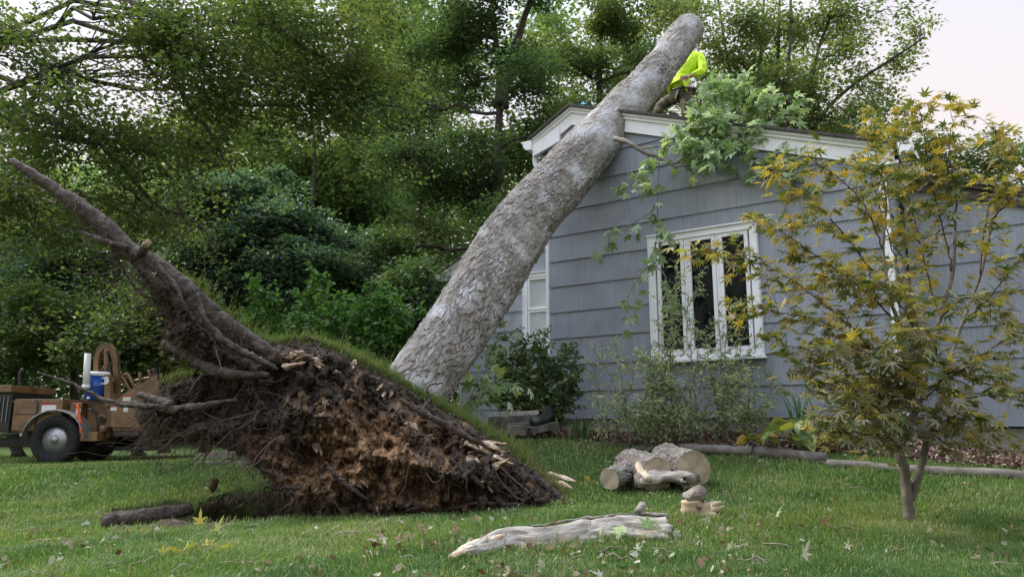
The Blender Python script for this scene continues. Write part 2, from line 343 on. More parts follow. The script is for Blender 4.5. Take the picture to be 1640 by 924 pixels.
def star(lobes, notch, sh=.5, shw=9, cy=.35):
    pts = [(0, cy, 0)]; outl = []
    for k, (a, r) in enumerate(lobes):
        for da, rr in ((-shw, r*sh), (0, r), (shw, r*sh)):
            outl.append((math.cos(R(a+da))*rr, cy+math.sin(R(a+da))*rr, -.22*rr*rr))
        a2 = lobes[(k+1) % len(lobes)][0]+(360 if k == len(lobes)-1 else 0)
        am = (a+a2)/2; outl.append((math.cos(R(am))*notch, cy+math.sin(R(am))*notch, .02))
    n = len(outl); return np.array(pts+outl), np.array([[0, 1+i, 1+(i+1) % n] for i in range(n)])
LEAF = {
 'oval': (np.array([(0, 0, 0), (.3, .45, .08), (0, 1, -.05), (-.3, .45, .08)]), np.array([[0, 1, 2], [0, 2, 3]])),
 'narrow': (np.array([(0, 0, 0), (.13, .45, .05), (0, 1, -.1), (-.13, .45, .05)]), np.array([[0, 1, 2], [0, 2, 3]])),
 'ovate': (np.array([(0, 0, 0), (.28, .2, .06), (.33, .5, .08), (.18, .8, 0), (0, 1, -.12), (-.18, .8, 0), (-.33, .5, .08), (-.28, .2, .06), (0, .5, -.02)]), np.array([[8, i, (i+1) % 8] for i in range(8)])),
 'maple': star([(90, .68), (38, .62), (-18, .46), (198, .46), (142, .62)][0:1]+[(142, .62), (198, .46), (342, .46), (398, .62)], .25, .68, 13),
 'jmaple': star([(90, .66), (130, .60), (172, .48), (215, .30), (325, .30), (368, .48), (410, .60)], .19, .56, 9),
 'oak': star([(90, .62), (150, .42), (215, .34), (325, .34), (390, .42)], .14, .6, 12, .4),
 'chip': (np.array([(0, 0, 0), (.3, .1, .1), (.35, .9, 0), (-.1, 1, .1), (-.25, .3, 0)]), np.array([[0, 1, 2], [0, 2, 3], [0, 3, 4]])),
}
def leaves(C, size, kind, up=.8, droop=0., v=None, outward=None, r=None):
    """leaf blades at points C: returns V, Tris, v per vertex"""
    r = r or rng; C = np.asarray(C, float); n = len(C); tv, tf = LEAF[kind]
    N = r.normal(size=(n, 3)); N[:, 2] = np.abs(N[:, 2])+up*1.4; N /= np.linalg.norm(N, axis=1)[:, None]
    U = r.normal(size=(n, 3)) if outward is None else outward+r.normal(size=(n, 3))*.45
    U[:, 2] -= droop
    U -= N*(U*N).sum(1)[:, None]; U /= np.linalg.norm(U, axis=1)[:, None]+1e-9
    X = np.cross(U, N); s = np.asarray(size)*np.ones(n)
    s = s*r.uniform(.5, 1.4, n); curl = r.uniform(.4, 2.2, n)
    V = C[:, None]+s[:, None, None]*(tv[None, :, 0, None]*X[:, None]+tv[None, :, 1, None]*U[:, None]+tv[None, :, 2, None]*curl[:, None, None]*N[:, None])
    k = len(tv); Fc = tf[None]+(np.arange(n)*k)[:, None, None]
    vv = r.uniform(0, 1, n) if v is None else np.clip(v, 0, 1)
    return V.reshape(-1, 3), Fc.reshape(-1, 3), np.repeat(vv, k)
def leafobj(name, C, size, shape, mat, parent=None, smooth=False, **k):
    kw = {q: k.pop(q) for q in ('up', 'droop', 'v', 'outward') if q in k}
    V, Fc, vv = leaves(C, size, shape, **kw); return mesh_np(name, V, Fc, mat, parent, smooth, v=vv, **k)
def curve(pts, n=12, jit=0):
    """Catmull-Rom through points"""
    p = np.array([tuple(q) for q in pts], float); p = np.vstack([2*p[0]-p[1], p, 2*p[-1]-p[-2]]); out = []
    for i in range(1, len(p)-2):
        for t in np.linspace(0, 1, n, endpoint=False):
            a, b, c, d = p[i-1:i+3]
            out.append(.5*((2*b)+(-a+c)*t+(2*a-5*b+4*c-d)*t*t+(-a+3*b-3*c+d)*t**3))
    out.append(p[-2]); out = np.array(out)
    if jit: out[1:-1] += rng.normal(size=(len(out)-2, 3))*jit
    return out
def bez(a, b, sag=0, n=6, jit=.0):
    a = np.array(tuple(a), float); b = np.array(tuple(b), float); t = np.linspace(0, 1, n)[:, None]; L = np.linalg.norm(b-a)
    p = a+(b-a)*t; p[:, 2] += (4*t*(1-t))[:, 0]*sag*L; p[1:-1] += rng.normal(size=(n-2, 3))*jit*L
    return p

# ------------------------------------------------------------------ ground
def build_ground():
    fx = np.arange(-8, 8.01, .05); fy = np.arange(2.4, 13, .05)
    g = np.array([.3, .7, 1.2, 2, 3.5, 6, 10, 18, 32, 60, 120, 250, 500])
    xs = np.concatenate([-8-g[::-1], fx, 8+g]); ys = np.concatenate([2.4-g[:9][::-1], fy, 13+g])
    X, Y = np.meshgrid(xs, ys); X = X.ravel(); Y = Y.ravel(); c = crat(X, Y); Z = ground(X, Y)
    p = np.stack([X, Y, 0*X], -1)
    Z += c*.05*fbm(p*9, 3, 21)
    # spoil thrown out in front of the crater
    sp = np.exp(-(((X+2.3)/.9)**2+((Y-5.95)/.28)**2))*sst(vnoise(p*5, 4), -.3, .5)
    Z += sp*.05*(1+fbm(p*12, 2, 8))
    base = np.exp(-(((X-G(1455, 838).x)/.28)**2+((Y-G(1455, 838).y)/.2)**2))
    v = np.clip(np.maximum(np.maximum(sst(c, .05, .4), sp*1.1), base)+.25*sst(vnoise(p*2.2, 31), .45, .8), 0, 1)
    nx, ny = len(xs), len(ys); i = np.arange(ny-1)[:, None]*nx; j = np.arange(nx-1)[None]
    Q = np.stack([i+j, i+j+1, i+nx+j+1, i+nx+j], -1).reshape(-1, 4)
    mesh_np('lawn', np.stack([X, Y, Z], -1), Q, M['ground'], v=v, kind='structure')
build_ground()

# house frame: s along the wall to the right, b backwards, z up
RX = np.array([.825, -.565, 0]); BK = np.array([.565, .825, 0]); W0 = np.array([WX, WY, 0])
def H(s, b, z): return tuple(W0+s*RX+b*BK+np.array([0, 0, z]))
AX = np.array([RX, BK, [0, 0, 1]])
def hpx(px, py, b=0):      # point of the wall plane (set back by b) seen at this pixel
    q = P(px, py, 1.0); d = np.array([q.x, q.y, q.z-EYE]); o = W0+b*BK
    t = (o@BK)/(d@BK); p = d*t; s = (p-o)@RX
    return s, p[2]+EYE
SL, SR = -2.87, hpx(1440, 500)[0]
ZB = hpx(1100, 669)[1]
def inbed(x, y):
    sx = (x-WX)*RX[0]+(y-WY)*RX[1]; b = (x-WX)*BK[0]+(y-WY)*BK[1]
    front = -.80-.05*np.sin(sx*2)-.25*np.clip((-1.2-sx)/1.5, 0, 1)
    return (b > front) & (sx > -3.6), b, sx

def build_grass():
    n = 620000
    # density falls with distance from the viewer, as the blades do in size
    Y = 1/rng.uniform(1/20., 1/3.0, n); X = rng.uniform(-.85, .85, n)*Y
    c = crat(X, Y); ib, b, sx = inbed(X, Y); lip = (X > -3.8) & (X < -1.9) & (Y > 5.95) & (Y < 6.7)
    p = np.stack([X, Y, 0*X], -1)
    bare = sst(vnoise(p*2.2, 31), .55, .9)
    sp = np.exp(-(((X+2.3)/.9)**2+((Y-5.95)/.28)**2))
    k = (c < .25) & ~ib & (~lip | (rng.uniform(size=n) < .25)) & (rng.uniform(size=n) > bare*.6) & (rng.uniform(size=n) > sp*.85) & (b < .3)
    X, Y = X[k], Y[k]; n = len(X); Z = ground(X, Y)-.005; p = p[k]
    clump = vnoise(p*4, 41)*.5+vnoise(p*13, 43)*.5
    h = (.036+.020*clump+rng.uniform(-.012, .03, n))*np.clip(1+.03*(Y-5), 1, 1.4)
    h = np.clip(h, .015, .12)
    wd = .0022*np.clip(Y/4.2, .9, 4)*rng.uniform(.7, 1.4, n)
    a = rng.uniform(0, 2*pi, n); wdir = vnoise(p*1.5, 47)*pi*2; lean = rng.uniform(.1, .9, n)
    D = np.stack([np.cos(a)*.7+np.cos(wdir)*.5, np.sin(a)*.7+np.sin(wdir)*.5, 0*a], -1); S = np.stack([-np.sin(a), np.cos(a), 0*a], -1)*wd[:, None]
    B = np.stack([X, Y, Z], -1); up = np.array([0, 0, 1.])
    m1 = B+up*h[:, None]*.55+D*(h*lean*.3)[:, None]; tp = B+up*h[:, None]*(1-.35*lean)[:, None]+D*(h*lean)[:, None]
    V = np.stack([B-S, B+S, m1+S*.8, m1-S*.8, tp], 1).reshape(-1, 3)
    o = (np.arange(n)*5)[:, None]; Q = o+np.array([[0, 1, 2, 3]]); Tr = o+np.array([[3, 2, 4]])
    v = .40+.26*vnoise(p*.8, 51)+.22*vnoise(p*3, 53)+rng.normal(0, .16, n); v = np.where(rng.uniform(size=n) < .09+.12*sst(vnoise(p*1.7, 57), 0, .6), .95, v)
    mesh_np('grass', V, [Q, Tr], M['grass'], None, False, v=np.repeat(np.clip(v, 0, 1), 5), kind='stuff',
            label='green lawn grass with straw blades over the yard', cat='grass')
build_grass()

def litter():
    VV = []; FF = []; vv = []; o = 0
    for n, size, kd in ((900, .05, 'oak'), (1300, .036, 'chip'), (450, .042, 'ovate')):
        Y = 1/rng.uniform(1/12., 1/3.6, n); X = rng.uniform(-.75, .75, n)*Y
        den = sst(vnoise(np.stack([X*1.2, Y*1.2, 0*X], -1), 61), -.2, .6)
        k = (rng.uniform(size=n) < .2+.8*den) & (crat(X, Y) < .2) & ~inbed(X, Y)[0]
        X, Y = X[k], Y[k]; Z = ground(X, Y)+.02+rng.uniform(0, .025, len(X))
        V, Fc, v = leaves(np.stack([X, Y, Z], -1), size, kd, up=.1); VV.append(V); FF.append(Fc+o); vv.append(v); o += len(V)
    mesh_np('leaf_litter', np.vstack(VV), np.vstack(FF), M['litter'], None, False, v=np.concatenate(vv), kind='stuff', label='dead brown and grey leaves scattered over the lawn', cat='leaf litter')
    t = T(); n = 110; Y = 1/rng.uniform(1/10., 1/3.8, n); X = rng.uniform(-.7, .7, n)*Y; k = (crat(X, Y) < .2) & ~inbed(X, Y)[0]
    for x, y in zip(X[k], Y[k]):
        a = rng.uniform(0, pi); L = rng.uniform(.05, .22); z = float(ground(x, y))+.03; t.tube(bez((x, y, z), (x+cos(a)*L, y+sin(a)*L, z+rng.uniform(-.01, .02)), .05, 5, .05), rng.uniform(.0015, .0035), 4)
    t.build('twig_litter', nmat('dead_twig', [(.10, .075, .055), (.22, .18, .14), (.34, .3, .25)], 9, .8, 0), None, True, kind='stuff', label='thin dry twigs strewn on the lawn', cat='twigs')
litter()

# ------------------------------------------------------------------ garden bed
def build_bed():
    ss = np.arange(-3.6, 4.0, .08); bs = np.linspace(-1.05, 0.1, 18)
    S, B = np.meshgrid(ss, bs); X = WX+S*RX[0]+B*BK[0]; Y = WY+S*RX[1]+B*BK[1]; Z = ground(X, Y)
    e = sst(B, -.80-.25*np.clip((-1.2-S)/1.5, 0, 1)-.02, -.62-.25*np.clip((-1.2-S)/1.5, 0, 1))
    Z = Z-.035+.07*e+.02*fbm(np.stack([X, Y, 0*X], -1)*6, 3, 3)
    nx, ny = len(ss), len(bs); i = np.arange(ny-1)[:, None]*nx; j = np.arange(nx-1)[None]; Q = np.stack([i+j, i+j+1, i+nx+j+1, i+nx+j], -1).reshape(-1, 4)
    mesh_np('garden_bed', np.stack([X.ravel(), Y.ravel(), Z.ravel()], -1), Q, nmat('mulch_base', [(.03, .02, .016), (.08, .055, .042), (.15, .11, .085)], 30, .95, .8, 60), kind='structure')
    n = 20000; s = rng.uniform(-3.6, 3.9, n); b = .05-(.83+.25*np.clip((-1.2-s)/1.5, 0, 1))*rng.uniform(0, 1, n)+rng.normal(0, .03, n)
    x = WX+s*RX[0]+b*BK[0]; y = WY+s*RX[1]+b*BK[1]; z = ground(x, y)+.03+rng.uniform(0, .035, n)
    leafobj('mulch_chips', np.stack([x, y, z], -1), .035, 'chip', M['chip'], up=.3, kind='stuff', label='brown bark mulch chips covering the bed at the house wall', cat='mulch')
build_bed()

# ------------------------------------------------------------------ house
def clipgable(o, planes):
    bm = bmesh.new(); bm.from_mesh(o.data)
    for co, no in planes:
        bmesh.ops.bisect_plane(bm, geom=bm.verts[:]+bm.edges[:]+bm.faces[:], plane_co=co, plane_no=no, clear_outer=True)
    bm.to_mesh(o.data); bm.free()
def courses(parent, s0, s1, b, z0, zmax, expo, name='wall', clips=(), off=0, side=False):
    t = T(); k = 0; z = z0+off
    while z < zmax:
        # shakes of uneven width, each course kicked out at its butt edge
        s = s0; q = z
        jr = random.Random(int(z*1000)+int(s0*10))
        while s < s1-.001:
            wv = min(jr.choice([1.22, 1.22, 1.2, .9]), s1-s); wv = wv if s+wv < s1-.25 else s1-s
            dz = jr.uniform(-.002, .002); u0, u1 = s+.001, s+wv-.001
            out = .024; inn = .004
            zt = min(q+expo, zmax)
            f = (lambda ss, bb, zz: H(ss, b+bb, zz)) if not side else (lambda ss, bb, zz: H(b-bb, ss, zz))
            u0 -= .0007; u1 += .0007; dz *= .4; V = [f(u0, -out, q+dz), f(u1, -out, q+dz), f(u1, -inn-.001, zt+dz), f(u0, -inn-.001, zt+dz), f(u0, .05, q+dz), f(u1, .05, q+dz), f(u1, .05, zt+dz-.0), f(u0, .05, zt+dz)]
            bc = np.array([[u0, b, q+k*3.1], [u1, b, q+k*3.1], [u1, b, zt+k*3.1], [u0, b, zt+k*3.1]]*2)+jr.uniform(0, 9)
            t.add(V, [[0, 1, 2, 3], [4, 7, 6, 5], [0, 4, 5, 1], [3, 2, 6, 7], [0, 3, 7, 4], [1, 5, 6, 2]], None, .5, bc)
            s += wv
        z += expo; k += 1
    o = t.build(name, M['siding'], parent)
    clipgable(o, clips); return o

def casement(parent, s0, s1, z0, z1, b, lites, name='window', blind=False):
    fr = T(); cw = .075; y0 = b-.065
    ax = AX
    def bar(sa, sb, za, zb, dep, back=.0): fr.box(H((sa+sb)/2, b-.02-dep/2, (za+zb)/2), (abs(sb-sa), dep, abs(zb-za)), ax)
    # casing
    bar(s0, s0+cw, z0, z1, .06); bar(s1-cw, s1, z0, z1, .06); bar(s0+cw, s1-cw, z1-cw, z1, .058); bar(s0+cw, s1-cw, z0, z0+cw*.8, .058)
    bar(s0-.015, s1+.015, z1+.001, z1+.02, .085); bar(s0-.03, s1+.03, z0-.035, z0-.001, .10)
    bar(s0-.012, s0-.001, z0, z1, .075); bar(s1+.001, s1+.012, z0, z1, .075)
    w_ = (s1-s0-2*cw)/lites if not blind else (s1-s0-2*cw)
    fo = fr.build('frame', M['white'], None, bevel=.004)
    win = empty(name, H((s0+s1)/2, b-.03, z0)); win.parent = parent; win.matrix_parent_inverse = Matrix.Translation(parent.location).inverted()
    fo.parent = win; fo.matrix_parent_inverse = Matrix.Translation(H((s0+s1)/2, b-.03, z0)).inverted()
    inv = fo.matrix_parent_inverse
    glass = bpy.data.materials.get('window_glass')
    if not glass:
        glass = newmat('window_glass')[0]; g = glass.node_tree.nodes['Principled BSDF']; g.inputs['Base Color'].default_value = (.006, .007, .007, 1); g.inputs['Roughness'].default_value = .04; g.inputs['IOR'].default_value = 1.22
    if not blind:
        for k in range(lites):
            a, c = s0+cw+k*w_, s0+cw+(k+1)*w_; sa = T(); st = .045; dp = .045
            def sb(sa_, sb_, za, zb): sa.box(H((sa_+sb_)/2, b-.018-dp/2, (za+zb)/2), (sb_-sa_, dp, zb-za), ax)
            zl, zh = z0+cw*.8+.002, z1-cw-.002; a += .004; c -= .004
            if k: sb(a-.020, a+.012, zl, zh)
            sb(a+.013, a+.013+st, zl, zh); sb(c-st-.02, c-.018, zl, zh); sb(a+.014+st, c-st-.021, zl, zl+st+.012); sb(a+.014+st, c-st-.021, zh-st, zh)
            so = sa.build('sash', M['white'], None, bevel=.003); so.parent = win; so.matrix_parent_inverse = inv
            g = T(); g.box(H((a+c)/2, b-.028, (zl+zh)/2), (c-a-.06, .008, zh-zl-.06), ax); go = g.build('pane', glass); go.parent = win; go.matrix_parent_inverse = inv
    else:
        zl, zh = z0+cw*.8+.002, z1-cw-.002; zm = (zl+zh)/2
        for (za, zb, dp) in ((zl, zm-.002, .04), (zm+.002, zh, .05)):
            sa = T(); st = .04; a, c = s0+cw+.004, s1-cw-.004
            for q in ((a, a+st, za, zb), (c-st, c, za, zb), (a+st+.001, c-st-.001, za, za+st), (a+st+.001, c-st-.001, zb-st, zb)):
                sa.box(H((q[0]+q[1])/2, b-.018-dp/2, (q[2]+q[3])/2), (q[1]-q[0], dp, q[3]-q[2]), ax)
            so = sa.build('sash', M['white'], None, bevel=.003); so.parent = win; so.matrix_parent_inverse = inv
        g = T(); g.box(H((s0+s1)/2, b-.03, (zl+zh)/2), (s1-s0-.2, .004, zh-zl-.06), ax)
        go = g.build('blind', nmat('window_blind', [(.42, .47, .46), (.5, .55, .54)], 14, .25, .35, 60, stretch=(1, 1, 1), dist=.004)); go.parent = win; go.matrix_parent_inverse = inv
    return win

def build_house():
    hc = empty('house', H(0, 1, ZB), label='single-storey house with blue-grey striated siding, white trim and a large casement window', cat='house')
    # rake lines seen at the wall plane
    sa, za = hpx(919, 200); s1_, z1_ = hpx(1435, 268); sl_, zl_ = hpx(866, 244)
    mR = (z1_-za)/(s1_-sa); mL = (za-zl_)/(sa-sl_)
    top = za
    nR = Vector(RX)*(-mR)+Vector((0, 0, 1)); nL = Vector(RX)*(-mL)+Vector((0, 0, 1))
    apex = Vector(H(sa, 0, za))
    courses(hc, SL, SR, 0, ZB, za+.1, .35, clips=[(apex, nR), (apex, nL)])
    # corner boards' plain body behind the siding: foundation
    f = T(); f.box(H((SL+SR)/2, 3.02, ZB-.5), (SR-SL-.08, 6.0, .998), AX); f.build('foundation', M['concrete'], hc)
    # side wall on the right, running back
    zr = z1_-.02
    courses(hc, 0.0, 6, SR, ZB, zr, .35, side=True)
    courses(hc, 0.052, 2.5, SL+.05, ZB, zl_, .35, side=True)
    # fascia (rake boards), stepped like a crown moulding, and roof slabs
    OH = .16
    def rake(sA, sB, m_, name, lo, hi, out, thick, s_ap=sa):
        t = T(); zA = za+m_*(sA-s_ap); zB = za+m_*(sB-s_ap)
        t.prism([H(sA, out, zA+lo), H(sB, out, zB+lo), H(sB, out, zB+hi), H(sA, out, zA+hi)], Vector(BK)*thick)
        return t.build(name, M['white'], hc)
    eR, eL = SR+.10, SL-.22
    for (m_, a, c) in ((mR, sa, eR), (mL, eL, sa)):
        rake(a, c, m_, 'rake_board', -.02, .15, -.06, .03); rake(a, c, m_, 'rake_moulding', .151, .19, -.085, .08)
        rake(a, c, m_, 'rake_moulding', .191, .225, -.11, .1)
    for (m_, a, c) in ((mR, sa, eR+.04), (mL, eL-.03, sa)):
        t = T(); zA = za+m_*(a-sa); zB = za+m_*(c-sa)
        t.prism([H(a, -.15, zA+.226), H(c, -.15, zB+.226), H(c, -.15, zB+.262), H(a, -.15, zA+.262)], Vector(BK)*6.5); t.build('roof', M['shingle'], hc)
    # boxed return under the short left eave + gutter + downspout elbow
    zE = za+mL*(eL-sa)
    t = T(); t.prism([H(eL, -.088, zE-.03), H(SL+.22, -.088, za+mL*(SL+.22-sa)-.13), H(SL+.22, -.088, za+mL*(SL+.22-sa)+.1), H(eL, -.088, zE+.14)], Vector(BK)*.05); t.build('eave_return', M['white'], hc)
    t = T(); pr = [(0, .0), (-.09, .01), (-.13, .06), (-.14, .12), (-.17, .125), (-.17, .14), (0, .14)]
    t.prism([H(eL-.002+x, -.13, zE+.06+z) for x, z in pr], Vector(BK)*6.4); t.build('gutter', M['white'], hc)
    t = T(); t.tube(curve([H(eL-.02, .02, zE+.06), H(eL-.02, .02, zE-.10), H(eL+.05, .03, zE-.22), H(SL-.05, .04, zE-.32), H(SL-.05, .04, zE-.8), H(SL-.05, .04, ZB)], 5), .04, 10); t.build('downspout', M['white'], hc, True)
    # right side eave with gutter and soffit
    t = T(); zR = za+mR*(eR-sa)
    t.prism([H(eR+.045+x, -.15, zR+.08+z) for x, z in [(0, 0), (.09, .01), (.13, .06), (.14, .12), (.14, .14), (0, .14)]], Vector(BK)*6.4); t.build('gutter', M['white'], hc)
    t = T(); t.box(H((SR+eR)/2+.03, 3.0, zR+.03), (eR-SR+.02, 6.2, .03), AX); t.build('soffit', M['white'], hc)
    # corner boards
    for sC in (SR,):
        t = T(); t.box(H(sC-.035, -.045, (ZB+z1_)/2-.03), (.075, .03, z1_-ZB-.08), AX); t.build('corner_board', M['siding'] if sC == SL else M['white'], hc)
    # lower wing carrying on to the right, set back, under a brown-edged roof
    BP = .8; sP = SR+.055; zP = hpx(1455, 303, BP)[1]; zq = lambda s_: zP+MRX*(s_-hpx(1455, 303, BP)[0]); MRX = mR
    courses(hc, sP, SR+2.6, BP, ZB, zP+.2, .35, off=-.1, clips=[(Vector(H(sP, BP, zq(sP))), nR)])
    f = T(); f.box(H((sP+SR+2.6)/2, BP+1.5, ZB-.62), (2.4, 2.9, .99), AX); f.build('foundation', M['concrete'], hc)
    for lo, hi, ou, th, mt in ((-.02, .09, -.06, .03, 'brown'), (.091, .135, -.12, .16, 'brown')):
        t = T(); t.prism([H(sP, BP+ou, zq(sP)+lo), H(SR+2.75, BP+ou, zq(SR+2.75)+lo), H(SR+2.75, BP+ou, zq(SR+2.75)+hi), H(sP, BP+ou, zq(sP)+hi)], Vector(BK)*th); t.build('fascia', flat('brown_fascia', (.075, .055, .045), .6), hc)
    t = T(); t.prism([H(sP, BP-.15, zq(sP)+.137), H(SR+2.8, BP-.15, zq(SR+2.8)+.137), H(SR+2.8, BP-.15, zq(SR+2.8)+.17), H(sP, BP-.15, zq(sP)+.17)], Vector(BK)*3.5); t.build('roof', M['shingle'], hc)
    # front casement window
    a0, zt = hpx(1043, 383); a1, zt2 = hpx(1213, 357); b0, zb = hpx(1049, 578); b1, zb2 = hpx(1224, 570)
    casement(hc, (a0+b0)/2, (a1+b1)/2, (zb+zb2)/2, (zt+zt2)/2, 0, 3)
    # recessed back wing with its own rake, window with a drawn blind
    BW = 2.6
    q0 = hpx(742, 500, BW)[0]; sA, zA = hpx(733, 440, BW); sB = SL+.9
    mm = .42; zz = lambda s: zA+mm*(s-sA)
    courses(hc, q0, sB, BW, ZB-.02, zz(sB)+.3, .35, off=-.12, clips=[(Vector(H(sA, BW, zA)), Vector(RX)*(-mm)+Vector((0, 0, 1)))])
    f = T(); f.box(H((q0+sB)/2, BW+1.47, ZB-.645), (sB-q0-.06, 2.9, .998), AX); f.build('foundation', M['concrete'], hc)
    eA = hpx(712, 455, BW)[0]
    for lo, hi, ou, th in ((-.02, .13, -.06, .03), (.131, .165, -.085, .08), (.166, .2, -.11, .1)):
        t = T(); t.prism([H(eA, BW+ou, zz(eA)+lo), H(sB, BW+ou, zz(sB)+lo), H(sB, BW+ou, zz(sB)+hi), H(eA, BW+ou, zz(eA)+hi)], Vector(BK)*th); t.build('rake_board', M['white'], hc)
    t = T(); t.prism([H(eA-.03, BW-.15, zz(eA)+.19), H(sB, BW-.15, zz(sB)+.201), H(sB, BW-.15, zz(sB)+.24), H(eA-.03, BW-.15, zz(eA)+.23)], Vector(BK)*3.5); t.build('roof', M['shingle'], hc)
    t = T(); t.prism([H(eA-.002+x, BW-.13, zz(eA)+.03+z) for x, z in pr], Vector(BK)*3.4); t.build('gutter', M['white'], hc)
    t = T(); t.tube([H(eA+.1, BW+.03, zz(eA)), H(q0-.06, BW+.03, zz(eA)-.25), H(q0-.06, BW+.03, ZB)], .04, 8); t.build('downspout', M['white'], hc, True)
    c0, ct = hpx(842, 441, BW); c1 = c0+.75; zb_ = hpx(846, 556, BW)[1]
    casement(hc, c0, c1, zb_, ct, BW, 1, blind=True)
    return hc, sa, za, mR, mL
house, SA, ZA, MR, ML = build_house()

# ------------------------------------------------------------------ the fallen tree
FT = empty('fallen_tree', P(660, 720, 7.2), label='uprooted silver maple leaning on the house roof with its root plate tipped up', cat='tree')
def trunk_px(s): 
    tb = np.array([(-175, 903, 60), (-90, 905, 54.5), (-30, 903, 53), (39, 900, 52.5), (108, 894.5, 54), (165, 888, 54), (209, 884, 52), (262, 887, 48), (309, 892, 48), (374, 895, 44), (430, 899, 38), (499, 905, 32), (555, 909, 29.5), (600, 908, 29), (636, 908.5, 28)])
    o = np.interp(s, tb[:, 0], tb[:, 1]); r = np.interp(s, tb[:, 0], tb[:, 2]); return s*.603+o*.798, -s*.798+o*.603, r
def trunkY(s): return 1/(1/7.62-(s+90)*.0000505)
def build_trunk():
    ns, na = 760, 300
    s = np.linspace(-130, 636, ns); px, py, r = trunk_px(s)
    k = np.ones(25)/25
    sm = lambda a: np.convolve(np.pad(a, 12, 'edge'), k, 'valid')
    px, py, r = sm(px), sm(py), sm(r); Y = trunkY(s)
    C = Pn(px, py, Y); rad = r*Y/F*1.0
    t = np.gradient(C, axis=0); L = np.linalg.norm(t, axis=1); t /= L[:, None]; sl = np.cumsum(L)
    axd = (C[-1]-C[0])/np.linalg.norm(C[-1]-C[0])
    a = np.array([0, 0, 1.])-axd*axd[2]; a /= np.linalg.norm(a); bb = np.cross(axd, a)
    an = np.linspace(0, 2*pi, na, endpoint=False)
    U = (np.cos(an)[None, :, None]*a+np.sin(an)[None, :, None]*bb)*np.ones((ns, 1, 1))
    # end rounding
    e = np.clip((sl[-1]-sl)/.10, 0, 1); rad = rad*(.80+.20*np.sqrt(1-(1-e)**2))
    bx = .36*np.cos(an)[None]+0*rad[:, None]; by = .36*np.sin(an)[None]+0*rad[:, None]; bz = sl[:, None]+0*bx
    q = np.stack([bx, by, bz], -1).reshape(-1, 3)
    wp = np.stack([fbm(q*2.5, 3, 5), fbm(q*2.5, 3, 15), fbm(q*2.5, 3, 25)], -1)*.045
    q1 = (q+wp*1.6)*np.array([30, 30, 5.6]); f1, f2, cid, dv = voro(q1, 3)
    q2 = (q+wp*.8)*np.array([55, 55, 13.]); g1, g2, cid2, dv2 = voro(q2, 13)
    edge = sst(f2-f1, .0, .14); edge2 = sst(g2-g1, .0, .25)
    smooth_zone = sst(fbm(q*np.array([2.6, 2.6, 1.3]), 4, 77), -.12, .45)     # patches where the plates have worn off
    plate = (cid*.010+dv[:, 2]*(-.014)*(cid*1.4) + .005)*edge + (cid2*.004-dv2[:, 2]*.004)*edge2
    d = plate*(1-.6*smooth_zone)+.013*fbm(q*3.2, 3, 55)+.003*fbm(q*40, 3, 65)
    # a couple of burls and the branch collar
    bl = lambda s_, a_, w_, h_: h_*np.exp(-(((bz.ravel()-s_)/w_)**2+((np.angle(np.exp(1j*(np.tile(an, ns)-a_))))/.55)**2))
    d = d+bl(sl[np.argmin(abs(s-165))], .15, .24, .022)+bl(sl[np.argmin(abs(s-470))], .2, .25, .02)
    V = C[:, None]+U*(rad[:, None]*np.ones(na))[..., None]
    V = V.reshape(-1, 3)+U.reshape(-1, 3)*(d-.016)[:, None]
    gap = np.clip(1-edge*.9, 0, 1)*.85*(1-.6*smooth_zone)+.22*(1-edge2)*(1-smooth_zone)
    i = np.arange(ns-1)[:, None]*na; j = np.arange(na)[None]; j2 = (j+1) % na
    Q = np.stack([i+j, i+j2, i+na+j2, i+na+j], -1).reshape(-1, 4)
    v = np.clip(.3+.35*cid+.15*(cid2-.5)+.15*smooth_zone, 0, 1)
    mesh_np('trunk', V, Q, M['bark'], FT, True, v=v, bc=q, gap=np.clip(gap, 0, 1))
    # sawn end
    n = 48; an2 = np.linspace(0, 2*pi, n, endpoint=False); c = C[-1]+axd*.002; rr = rad[-1]+.0
    t_ = T(); VV = [c]+[c+(np.cos(x)*a+np.sin(x)*bb)*rr for x in an2]; t_.add(VV, None, [[0, 1+k, 1+(k+1) % n] for k in range(n)]); t_.build('sawn_end', M['wood'], FT)
    # peeling bark flakes standing off the stem
    m = 1300; ii = rng.integers(10, ns-6, m); jj = rng.integers(0, na, m); idx = ii*na+jj
    keep = (smooth_zone[idx] < rng.uniform(.15, .95, m)); idx = idx[keep]; m = len(idx)
    base = V[idx]; up = U.reshape(-1, 3)[idx]; tt = t[idx//na]; sd = np.cross(up, tt)
    ln = rng.uniform(.035, .11, m)[:, None]; wd = rng.uniform(.012, .032, m)[:, None]; lf = rng.uniform(.003, .011, m)[:, None]; sg = np.where(rng.uniform(size=(m, 1)) < .7, -1, 1)
    tt = tt+sd*rng.normal(0, .25, (m, 1))
    p0 = base-up*.002; p1 = base+tt*ln*sg*.5+up*lf*.45; p2 = base+tt*ln*sg+up*lf
    th = up*.004
    ring = [p0-sd*wd*.6, p0+sd*wd*.6, p1+sd*wd*.6, p2+sd*wd*.28+tt*rng.normal(0, .006, (m, 1)), p2-sd*wd*.35, p1-sd*wd*.5]
    VV = np.stack(ring+[x-th for x in ring], 1).reshape(-1, 3); o = (np.arange(m)*12)[:, None, None]
    Qf = np.array([[0, 1, 2, 5], [5, 2, 3, 4], [11, 8, 7, 6], [10, 9, 8, 11], [1, 7, 8, 2], [2, 8, 9, 3], [3, 9, 10, 4], [4, 10, 11, 5], [5, 11, 6, 0]])
    vv = np.repeat(rng.uniform(.1, .9, m), 12)
    mesh_np('loose_bark', VV, (Qf[None]+o).reshape(-1, 4), M['bark'], FT, False, v=vv, bc=np.repeat(q[idx], 12, 0), gap=np.zeros(len(VV)), kind='stuff')
    return C, rad, sl
